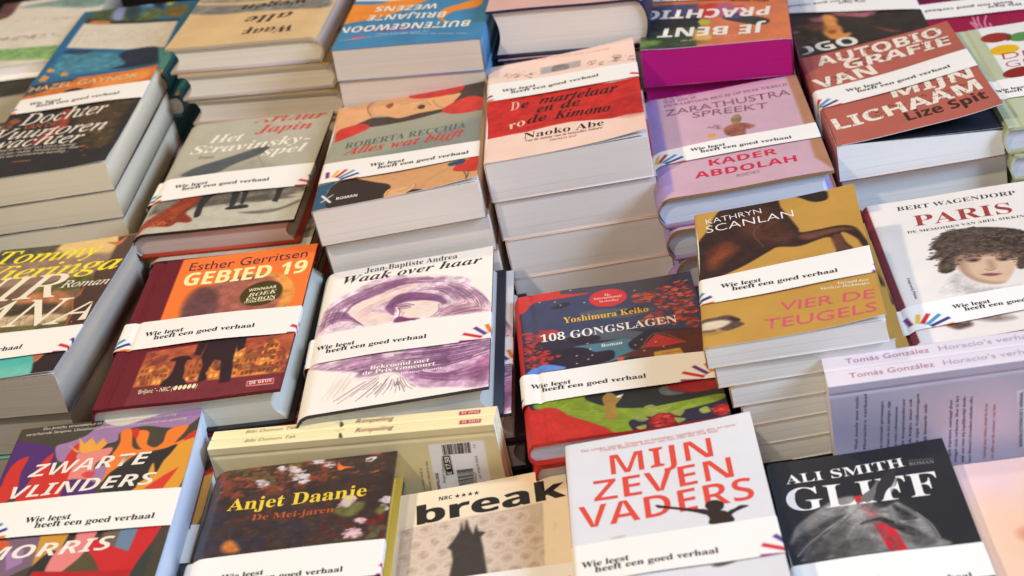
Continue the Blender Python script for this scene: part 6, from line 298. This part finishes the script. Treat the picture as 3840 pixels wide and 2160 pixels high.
def cover_z(t, w, kind, lift, curl, hc=21.):
    """height (m) of the outside of the front cover over the book's base, x and y in cm"""
    l, pw = lift or (0, 1)
    def f(x, y):
        x = np.asarray(x, float); y = np.asarray(y, float); u = np.clip(x / w, 0, 1)
        z = t + l * u ** pw
        if kind == 'hard':
            z = z - .0011 * np.exp(-((x - .95) / .22) ** 2)
        elif kind == 'jacket':
            z = z - .0030 * np.clip(1 - x / .9, 0, 1) ** 2
        else: z = z - .0007 * np.clip(1 - x / .35, 0, 1) ** 2
        z = z + curl[0] * np.exp(-(((x - w) / 2.6) ** 2 + (y / 3.2) ** 2)) + curl[1] * np.exp(-(((x - w) / 2.2) ** 2 + ((y - hc) / 2.6) ** 2))
        return z + .0005 * np.sin(x * .55 + t * 300) * np.sin(y * .31 + w * 7 + t * 100) + .0006 * (np.clip((x - w * .6) / w, 0, 1)) * np.sin(y * .27 + t * 500) * (0 if l > .004 else 1)
    return f

def sheet(mb, A, zf, w, h, th, edge, under):
    """a printed cover: the printed top, its cut edge and its underside"""
    X, Y = A.X.ravel(), A.Y.ravel(); Z = zf(X, Y)
    mb.add(np.stack([X / 100 - w / 200, Y / 100 - h / 200, Z], 1), grid_idx(A.nx, A.ny), None, np.clip(A.c.reshape(-1, 3), 0, 255))
    xs = np.linspace(0, w, 25); ys = np.linspace(0, h, 25)
    loop = np.array([(x, 0) for x in xs] + [(w, y) for y in ys[1:]] + [(x, h) for x in xs[::-1][1:]] + [(0, y) for y in ys[::-1][1:-1]])
    zt = zf(loop[:, 0], loop[:, 1]); n = len(loop); P = loop / 100 - [w / 200, h / 200]
    i = np.arange(n); j = (i + 1) % n
    mb.add(np.concatenate([np.c_[P, zt - 1e-5], np.c_[P, zt - th]]), np.stack([i + n, j + n, j, i], 1), None, edge)
    gx, gy = np.meshgrid(xs, ys); mb.add(np.stack([gx.ravel() / 100 - w / 200, gy.ravel() / 100 - h / 200, zf(gx.ravel(), gy.ravel()) - th], 1), grid_idx(25, 25)[:, ::-1], None, under)

def make_band(B, root, zf, t, w, h, kind, th, opts):
    ybl, ybr, ytl, ytr = B[1]
    if ytl < ybl: ybl, ybr, ytl, ytr = ytl, ytr, ybl, ybr
    l0, l1 = np.array(B[2]), np.array(B[3])
    e = .075; side = t * 100
    # path across the book: up the spine, over the cover, over the fore edge
    pts = []; r = .45 if kind != 'paper' else .18
    sx = -(.42 if kind == 'hard' else .55 if kind == 'jacket' else .0) - e
    for q in np.linspace(0, 1, 8): pts.append((sx, -side * .9 * (1 - q) - r * q))
    for a in np.linspace(0, math.pi / 2, 9)[1:]: pts.append((sx + r * (1 - math.cos(a)), -r + (r + e) * math.sin(a)))
    x0 = pts[-1][0]; nxs = int(w / .09)
    for x in np.linspace(x0, w - .05, nxs)[1:]: pts.append((x, e))
    rr = .1; dn = .12 if kind == 'paper' else .42
    for a in np.linspace(0, math.pi / 2, 5)[1:]: pts.append((w - .05 + rr * math.sin(a), e - rr * (1 - math.cos(a))))
    pts.append((w + .05, -dn))
    pts = np.array(pts); s = np.concatenate([[0], np.cumsum(np.hypot(*np.diff(pts, axis=0).T))]); i0 = np.argmin(np.abs(pts[:, 0] - x0)); s = s - s[i0] + x0
    A = Art(0, 1, 0, 1, 1.); ny = int((ytl - ybl) / .08) + 1; A.nx, A.ny = len(s), ny; A.step = .09
    v = np.linspace(0, 1, ny)
    yb = ybl + (ybr - ybl) * np.clip(s / w, -.2, 1.2); yt = ytl + (ytr - ytl) * np.clip(s / w, -.2, 1.2)
    A.Y = yb[None, :] + (yt - yb)[None, :] * v[:, None]; A.X = np.broadcast_to(s[None, :], A.Y.shape).copy(); A.c = np.zeros(A.X.shape + (3,)); A.c[:] = (243, 238, 231)
    A.box = lambda p, pad: (slice(None), slice(None))
    ang = math.atan2(l1[1] - l0[1], l1[0] - l0[0]); dx = (l1 - l0) / 8.0; up = np.array([-dx[1], dx[0]])
    wie = l0 - dx * .85 + up * .64
    cl = l0 - dx * 4.35; cr = l1 + dx * 5.4
    bl = lambda x: ybl + (ybr - ybl) * x / w
    draw_fan(A, cl[0], bl(cl[0]) - .35, FANL, ang); draw_fan(A, cr[0], bl(cr[0]) - .35, FANR, ang)
    PX = pts[:, 0]; PZ = pts[:, 1] / 100
    base = zf(np.clip(A.X, 0, w), A.Y); onc = np.clip((A.X - x0) / .3, 0, 1)
    tt = zf(np.full(A.X.shape, w * .3), A.Y)
    Z = np.where(A.X >= x0, base, zf(np.zeros_like(A.X), A.Y)) + PZ[None, :] + .0010 * np.sin(np.clip(A.X / w, 0, 1) * math.pi)
    if opts.get('x_shift'): pass
    mb = MB(); V = np.stack([np.broadcast_to(PX[None, :], A.X.shape).ravel() / 100 - w / 200, A.Y.ravel() / 100 - h / 200, Z.ravel()], 1)
    mb.add(V, grid_idx(A.nx, A.ny), None, A.c.reshape(-1, 3))
    mb.add(V - [0, 0, .0], None, None, (200, 196, 190)) if False else None
    zb = lambda x, y: zf(x, y) + e / 100 + .0010 * np.sin(np.clip(np.asarray(x) / w, 0, 1) * math.pi)
    if not opts.get('notext'):
        k = (40, 38, 36); S_ = float(np.hypot(*dx))
        lim = lambda p: p
        put_text(mb, 'heeft een goed verhaal', 'serif', k, l0, l1, .58 * S_, 2, zb, w, h)
        put_text(mb, 'Wie leest', 'serif', k, wie, wie + dx * 3.1, .58 * S_, 2, zb, w, h)
    return mb.build('paper_band', M_BAND, root)

def page_block(root, w, h, t, kind, col, opts, th):
    mb = MB(); c1 = np.array(col, float)
    if kind == 'paper':
        x0, x1, y0, y1 = -w / 2 + .0006, w / 2 - .0008, -h / 2 + .0006, h / 2 - .0006; wd = opts.get('wedge', 0)
        prof = [(x0, th), (x1, th), (x1, t - th - .0001 + wd), (x0, t - th - .0001)]
    else:
        ins = .0035; y0, y1 = -h / 2 + ins, h / 2 - ins; zl, zh = th + .0001, t - th - .0001; prof = []
        x0 = -w / 2 + .001; x1 = w / 2 - .0045; H = (zh - zl)
        cv = opts.get('concave', .0055)
        for q in np.linspace(0, 1, 13): prof.append((x1 + opts.get('lean', 0) * (1 - q) - cv * math.sin(q * math.pi), zl + H * q))
        for q in np.linspace(1, 0, 9): prof.append((x0 - .004 * math.sin(q * math.pi), zl + H * q))
    n = len(prof); P = np.array(prof)
    fe = opts.get('fore'); cc = np.tile(c1, (2 * n, 1))
    mb.add(np.concatenate([np.c_[P[:, 0], np.full(n, y0), P[:, 1]], np.c_[P[:, 0], np.full(n, y1), P[:, 1]]]), [(i, (i + 1) % n, (i + 1) % n + n, i + n) for i in range(n)], None, cc)
    # end caps, a fan of triangles about the middle
    for y, fl in ((y0, 1), (y1, -1)):
        ctr = P.mean(0); v = [(ctr[0], y, ctr[1])] + [(a, y, b) for a, b in P]
        mb.add(v, None, [((0, 1 + i, 1 + (i + 1) % n) if fl > 0 else (0, 1 + (i + 1) % n, 1 + i)) for i in range(n)], col)
    return mb.build('page_block', M_PAGE, root)

def make_book(key, kind, t, page, spinecol, art, label, cat, group, w, h, opts=None, fine=.075, lift=None, gloss=False, band=True, underc=(232, 228, 220), edgec=None, backc=None, casec=None):
    """a book lying on its back cover: an Empty at the middle of its underside and its parts"""
    opts = opts or {}; wc, hc = w * 100, h * 100
    root = bpy.data.objects.new('paperback_book' if kind == 'paper' else 'hardcover_book', None); COL.objects.link(root); root.empty_display_size = .02
    if label: tagged(root, label, cat, group)
    th = .0005 if kind == 'paper' else .0028
    M = M_GLOSS if gloss else M_MATT
    zf = cover_z(t, wc, kind, lift, (R.uniform(.0004, .0022), R.uniform(.0003, .0015)) if kind == 'paper' and fine < .2 else (0, 0), hc)
    A = Art(0, wc, 0, hc, fine); A.ops(art)
    mb = MB(); ec = edgec or ((225, 220, 212) if kind == 'paper' else (casec or spinecol)); sheet(mb, A, zf, wc, hc, th, ec, underc)
    bandop = None; nt = 0; npl = 0
    for o in art:
        if o[0] == 'T' and fine < .2:
            nt += 1; put_text(mb, o[1], o[2], o[3], o[4], o[5], o[6], o[7], zf, wc, hc, INK_DZ, nt)
        elif o[0] == 'O': npl += 1; put_poly(mb, o[1], o[2], o[3], zf, wc, hc, .00032 + npl * 6e-6)
        elif o[0] == 'STITCH' and fine < .2:
            a, b = np.array(o[1]), np.array(o[2]); d = b - a; L_ = np.hypot(*d); d = d / L_; nn = np.array([-d[1], d[0]]); npl += 1
            for i in range(o[4]):
                q = a + d * R.uniform(.1, L_ - .1) + nn * R.uniform(.05, o[3]); l_ = R.uniform(.08, .2); vv = d if R.random() < .6 else nn; uu = np.array([-vv[1], vv[0]]) * .028
                put_poly(mb, (40, 34, 32), [q - vv * l_ - uu, q + vv * l_ - uu, q + vv * l_ + uu, q - vv * l_ + uu], 0, zf, wc, hc, .00030 + (npl + i) * 1e-6)
        elif o[0] == 'BAND': bandop = o
    mb.build('front_cover', M, root)
    bc = backc or spinecol
    mb = MB(); bx = opts.get('backx', 0); mb.box(-w / 2, w / 2 + bx, -h / 2, h / 2, 0, th, bc); mb.build('back_cover', M, root)
    mb = MB()
    ny = 2
    if kind == 'paper':
        mb.box(-w / 2 - .0004, -w / 2 + .0001, -h / 2, h / 2, .0002, t - .0011, spinecol)
    else:
        # rounded spine: a bowed shell from board to board
        dep = .0048 if kind == 'hard' else .0058; k = 15; outer, inner = [], []
        top = t - (.0002 if kind == 'hard' else .0030)
        for q in np.linspace(0, 1, k):
            a = q * math.pi; bow = math.sin(a) ** .7
            outer.append((-w / 2 + .0006 - dep * bow, .0002 + (top - .0004) * q)); inner.append((-w / 2 + .0022 - dep * bow, .0022 + (top - .0046) * q))
        P = np.array(outer + inner[::-1]); n = len(P)
        sc = np.tile(np.array(spinecol, float), (2 * n, 1))
        mb.add(np.concatenate([np.c_[P[:, 0], np.full(n, -h / 2 + .0002), P[:, 1]], np.c_[P[:, 0], np.full(n, h / 2 - .0002), P[:, 1]]]), [(i, i + n, (i + 1) % n + n, (i + 1) % n) for i in range(n)], None, sc)
        for y, fl in ((-h / 2 + .0002, 1), (h / 2 - .0002, -1)):
            v = [(a, y, b) for a, b in P]; q = [(i, i + 1, n - 2 - i, n - 1 - i) for i in range(k - 1)]
            mb.add(v, q if fl > 0 else [x[::-1] for x in q], None, casec or spinecol)
    mb.build('spine', M if kind != 'hard' else M_CASE, root)
    page_block(root, w, h, t, kind, page, opts, th)
    if opts.get('leaf') and lift and fine < .2:
        f2 = lambda x, y: zf(x, y) * 0 + t - .0006 + opts.get('wedge', 0) * np.clip(np.asarray(x) / wc, 0, 1) + (lift[0] - opts.get('wedge', 0)) * opts['leaf'] * np.clip(np.asarray(x) / wc, 0, 1) ** lift[1]
        A2 = Art(0, wc - .15, 0, hc - .1, 1.); A2.c[:] = opts.get('leafcol', (236, 232, 226)); mb = MB(); sheet(mb, A2, f2, wc - .15, hc - .1, .0002, (240, 238, 232), opts.get('leafcol', (236, 232, 226))); mb.build('flyleaf', M_MATT, root)
    if bandop and band: make_band(bandop, root, zf, t, wc, hc, kind, th, dict(notext=fine >= .2))
    return root

def copy_tree(o, parent=None):
    c = o.copy(); COL.objects.link(c)
    if parent: c.parent = parent
    for ch in list(o.children): copy_tree(ch, c)
    return c

ORD = ['second', 'third', 'fourth', 'fifth', 'sixth', 'seventh', 'eighth', 'ninth', 'tenth']
def pose(o, P, drop=0, dx=0, dy=0, dyaw=0):
    x, y, z, yaw, tx, ty = P[:6]
    Rm = Matrix.Rotation(yaw, 4, 'Z') @ Matrix.Rotation(tx, 4, 'X') @ Matrix.Rotation(ty, 4, 'Y')
    off = Rm @ Vector((dx, dy, -drop))
    o.matrix_world = Matrix.Translation(Vector((x, y, z)) + off) @ Rm @ Matrix.Rotation(dyaw, 4, 'Z')
def stack(key, kind, t, page, spinecol, label, short, n, floor=0., shifts=None, same=False, gloss=False, opts=None, fine=.075, **kw):
    P = PLACE[key]; w, h = P[6], P[7]; cat = 'paperback' if kind == 'paper' else 'hardcover book'
    grp = 'copies stacked under ' + short
    top = make_book(key, kind, t, page, spinecol, ART[key], label, cat, grp if n > 1 else None, w, h, opts, fine, LIFT.get(key), gloss, **kw)
    pose(top, P, t)
    if n < 2: return top
    o2 = dict(opts or {}); o2.pop('leaf', None); o2['wedge'] = 0
    proto = None
    if not same:
        proto = make_book(key, kind, t, page, spinecol, [o for o in ART[key] if o[0] not in ('T', 'BAND', 'O')], None, cat, grp, w, h, o2, .25, None, gloss, **kw)
    sh = shifts or []
    for i in range(n - 1):
        if same: c = copy_tree(top)
        else: c = proto if i == 0 else copy_tree(proto)
        s = sh[i] if i < len(sh) else (R.uniform(-.003, .003), R.uniform(-.003, .003), R.uniform(-.012, .012))
        pose(c, P, t * (i + 2) + .0003 * (i + 1), *s)
        tagged(c, '%s copy down under %s' % (ORD[i], short), cat, grp)
    return top

# ---------------------------------------------------------------- the table
mb = MB(); mb.box(-2.2, 2.2, -1.1, 1.6, -.12, -.0775, (30, 28, 28)); o = mb.build('table_top', M_CLOTH); o['kind'] = 'structure'; tagged(o, 'dark cloth covered display table under the book stacks', 'table')
mb = MB(); mb.box(-2.0, 2.0, 0, 1.7, -.0772, -.0012, (26, 24, 24)); o = mb.build('table_riser', M_CLOTH); o['kind'] = 'structure'; tagged(o, 'dark riser lifting the back rows of book stacks', 'riser')
o.location = (0, -.175, 0); o.rotation_euler = (0, 0, -.12)

CREAM = (232, 220, 194); PGREY = (234, 227, 220); PWHITE = (236, 235, 232)
# ---- back rows, facing the other side of the table
stack('A1', 'paper', .0322, PGREY, (226, 216, 200), 'white book with pale green lower strip and upside down lettering, far left corner', 'the white and green book in the far left corner', 5, fine=.12, gloss=True)
ART['AX'] = [['FILL', [58, 54, 46], .25, 1.5], ['BAND', [13, 13, 17.2, 17.2], [3, 14], [11, 14]]]
stack('AX', 'paper', .0298, CREAM, (50, 46, 40), 'dark brown book with an upside down white band, behind the orange sky novel', 'the dark brown book at the left edge', 5, fine=.15)
stack('AT', 'hard', .0237, PGREY, (60, 128, 160), 'teal blue hardback with yellow maple leaves and a cream text panel', 'the teal book with maple leaves', 7, fine=.1, gloss=True, same=True, shifts=[(-.010, .004, .02), (.008, .005, -.01), (.014, .003, .01), (.018, .0, .0)], casec=(40, 40, 46))
stack('A2', 'jacket', .0276, (236, 226, 208), (190, 176, 176), 'sand coloured hardback with grey brush strokes and upside down maroon title', 'the sand coloured hardback', 7, fine=.1, shifts=[(-.006, .002, .01), (-.012, .002, -.01), (-.013, .003, .008), (-.012, 0, 0)], casec=(196, 178, 150))
stack('A3', 'paper', .0316, (222, 210, 196), (70, 124, 170), 'blue and orange paperback with upside down white capitals', 'the blue and orange paperback', 6, fine=.1, gloss=True, edgec=(90, 140, 190), backc=(110, 160, 210))
stack('A4', 'jacket', .0487, (226, 218, 208), (44, 46, 76), 'thick pink topped hardback in navy boards, pages towards the viewer', 'the thick navy boarded hardback', 4, fine=.15, casec=(40, 42, 72), underc=(200, 140, 130), shifts=[(-.004, .002, .012)])
stack('A5', 'paper', .037, (176, 22, 112), (150, 24, 100), 'many coloured paperback with magenta page edges and upside down white title', 'the many coloured paperback with magenta edges', 4, fine=.09, gloss=True, edgec=(226, 200, 220), shifts=[(0, -.006, .01), (.002, -.008, 0)])
stack('A6', 'paper', .0237, PGREY, (40, 34, 32), 'dark paperback with a glowing orange upside down face and white band', 'the dark paperback with the orange face', 4, fine=.1, gloss=True)
stack('A7', 'paper', .03, PGREY, (130, 20, 60), 'crimson paperback with white line drawing and upside down cream band', 'the crimson paperback at the right', 3, fine=.1)
stack('A8', 'hard', .025, (210, 212, 220), (184, 190, 158), 'sage green hardback with red, green and yellow ovals on a white panel', 'the sage green hardback with ovals', 4, fine=.09, shifts=[(.007, -.004, -.03), (.008, 0, .01)])
# ---- second row
stack('B1', 'paper', .0283, CREAM, (36, 34, 40), 'dark novel with orange sky and cream italic title, topmost at the left edge', 'the dark novel with the orange sky', 6, gloss=True, edgec=(200, 196, 190), shifts=[(.0005, .0005, -.004), (-.0005, .0, .002), (.0005, .0, .0)])
stack('B2', 'jacket', .0244, (204, 182, 172), (186, 180, 162), 'grey hardback showing a black piano and an orange gown', 'the grey hardback with the piano', 5, casec=(48, 40, 38), backc=(176, 62, 40), shifts=[(.008, -.006, .012), (.010, -.004, .0), (.012, 0, .01)])
stack('B3', 'paper', .0345, (234, 224, 212), (120, 110, 96), 'paperback with a sideways woman’s face and red petals', 'the paperback with the sideways face', 4, opts=dict(leaf=.5), shifts=[(.001, .006, .004), (.002, .005, .0)])
stack('B4', 'paper', .0374, (232, 224, 217), (226, 190, 172), 'peach novel with a broad red brush stroke and black script title', 'the peach novel with the red brush stroke', 4, opts=dict(leaf=.6), edgec=(240, 210, 196), backc=(240, 222, 212), shifts=[(.0015, .002, .004), (.004, .001, .0), (.0045, 0, .0)])
stack('B5', 'jacket', .0275, (206, 214, 226), (158, 136, 184), 'pink and lilac hardback with a small helmeted figure', 'the pink and lilac hardback', 4, casec=(150, 118, 82), shifts=[(.004, -.005, -.01), (.006, -.004, .01)])
stack('B6', 'paper', .0347, PWHITE, (160, 84, 78), 'thick salmon paperback with lifted cover and white stitched capitals', 'the salmon paperback with the lifted cover', 3, opts=dict(wedge=-.0115, leaf=.12, leafcol=(38, 40, 52)), underc=(40, 42, 54), shifts=[(.004, .010, -.01), (.004, .012, .0)])
# ---- third row
stack('C1', 'paper', .0367, (196, 184, 168), (90, 66, 46), 'paperback with yellow italic name over a sunny arcade, left edge', 'the paperback with the yellow italic name', 3, gloss=True, opts=dict(leaf=.5))
stack('C2', 'hard', .0322, (206, 206, 196), (112, 26, 40), 'maroon and orange hardback with a large moon, a dog and a standing man', 'the maroon and orange hardback', 3, same=True, opts=dict(backx=.004, concave=.008, lean=.004), backc=(40, 38, 40), casec=(96, 22, 34), shifts=[(.011, -.001, .006), (.012, .0, .0)])
stack('C3', 'jacket', .0268, (200, 198, 192), (236, 228, 218), 'cream hardback with a purple pencil drawing of a reclining figure', 'the cream hardback with the purple drawing', 3, same=True, fine=.05, opts=dict(backx=.006, concave=.006, lean=.003), backc=(42, 42, 50), casec=(58, 54, 62), shifts=[(.012, .002, -.004), (.015, .003, .0)])
stack('C4', 'hard', .0196, (210, 208, 216), (196, 40, 34), 'dark blue hardback with red maple trees, a gold lit temple and a garden', 'the dark blue hardback with maple trees', 3, gloss=True, casec=(190, 40, 34), fine=.06, opts=dict(concave=.004), shifts=[(.002, .001, .006), (.0, .0, .0)])
stack('C5', 'paper', .0177, PWHITE, (190, 142, 58), 'mustard yellow paperback with a galloping brown horse', 'the mustard paperback with the horse', 6, opts=dict(leaf=.5), backc=(226, 224, 218), shifts=[(.003, .002, .015), (.0085, .003, .038), (.013, .004, .05), (.014, .004, .055), (.015, .004, .05)])
stack('C6', 'jacket', .0284, (214, 210, 204), (124, 38, 44), 'cream hardback with a curly haired woman’s portrait and dark red spine', 'the cream hardback with the portrait', 2, fine=.06, casec=(122, 24, 30))
# ---- front row
stack('D1', 'paper', .0321, (212, 220, 232), (60, 40, 70), 'paperback with red and orange flames cut like paper, near left corner', 'the paperback with the cut paper flames', 5, gloss=True, same=True, shifts=[(.006, -.002, -.008), (.005, 0, .01)])
stack('D3', 'jacket', .0265, (216, 180, 66), (52, 40, 38), 'dark floral painted novel with yellow author lettering', 'the dark floral novel', 5, edgec=(70, 60, 56), casec=(60, 50, 46), backc=(222, 184, 70), gloss=True)
stack('D4', 'paper', .0178, PGREY, (206, 196, 180), 'cream paperback with bold black lowercase title and a dark shape on wallpaper', 'the cream paperback with wallpaper picture', 6)
stack('D5', 'paper', .01725, PWHITE, (190, 150, 140), 'pale grey paperback with big red capitals and a silhouette with spread arms', 'the pale grey paperback with red capitals', 8)
stack('D6', 'paper', .0178, PWHITE, (34, 34, 36), 'black paperback with a grey horse head and red stripe', 'the black paperback with the horse head', 6, fine=.06)
stack('D7', 'paper', .0179, PWHITE, (236, 190, 160), 'plain peach and pink paperback at the right edge', 'the peach and pink paperback', 5)

# ---- thin paperbacks standing on their fore edges, spines up, back covers to the viewer
def standing(key, page, cover, labels, group):
    q = STAND[key]; L, t, H = q['L'], q['t'], q['H']; yaw = q['yaw']; p = Vector(q['p'])
    for i in (0, 1):
        root = bpy.data.objects.new('standing_paperback', None); COL.objects.link(root); tagged(root, labels[i], 'paperback', group)
        fr = Matrix.Rotation(yaw, 4, 'Z') @ Vector((0, -1, 0))
        o0 = p + fr * (t * i) + Vector((0, 0, -H)); root.matrix_world = Matrix.Translation(o0) @ Matrix.Rotation(yaw, 4, 'Z')
        g = .0003
        # page block
        mb = MB(); mb.box(.0008, L - .0008, -t + .0007, -.0007, 0, H - .0012, page); bl = mb.build('page_block', M_PAGE, root)
        mb = MB(); mb.box(0, L, -.0006, -.0001, 0, H - .001, cover); mb.build('front_cover', M_MATT, root)
        # spine: printed strip with a rounded crease at either side
        def strip(name, A, w, h, place, art, under):
            zf = lambda x, y: np.zeros_like(np.asarray(x, float))
            A.ops(art); mb = MB(); sheet(mb, A, zf, w, h, .0004, cover, under)
            k = 0
            for o in art:
                if o[0] == 'T': k += 1; put_text(mb, o[1], o[2], o[3], o[4], o[5], o[6], o[7], zf, w, h, .00022, k)
                elif o[0] == 'O': k += 1; put_poly(mb, o[1], o[2], o[3], zf, w, h, .00013 + k * 1e-6)
            for a in range(len(mb.v)): mb.v[a] = place(mb.v[a])
            return mb.build(name, M_MATT, root)
        def spine_place(v):
            y = v[:, 1]; hw = t / 2; r = .0022; e = np.clip((np.abs(y) - (hw - r)) / r, 0, 1)
            return np.stack([v[:, 0] + L / 2, y - hw + g * 0, v[:, 2] + H - .0016 * e * e], 1)
        strip('spine', Art(0, L * 100, .01, t * 100 - .01, .03), L * 100, t * 100, spine_place, ART['%sS%d' % (key, i + 1)], cover)
        def back_place(v):
            z = v[:, 1] + H / 2 - .001; cr = np.exp(-((z - (H - .0085)) / .0012) ** 2) * .0007
            return np.stack([v[:, 0] + L / 2, -t - .0001 - v[:, 2] + cr, z], 1)
        strip('back_cover', Art(0, L * 100, 0, H * 100, .07), L * 100, H * 100, back_place, ART[key] if i == 1 else [['FILL', list(cover), .02, 2]], cover)
standing('R', (234, 226, 202), (232, 218, 172), ['pale yellow paperback standing spine up, the rear one of the yellow pair', 'pale yellow paperback standing spine up with a price sticker, in front of its twin'], 'pale yellow paperbacks standing on edge')
standing('H', (224, 212, 186), (206, 196, 210), ['lilac paperback standing spine up, the rear one of the lilac pair', 'lilac paperback standing spine up with printed back cover, in front of its twin'], 'lilac paperbacks standing on edge')
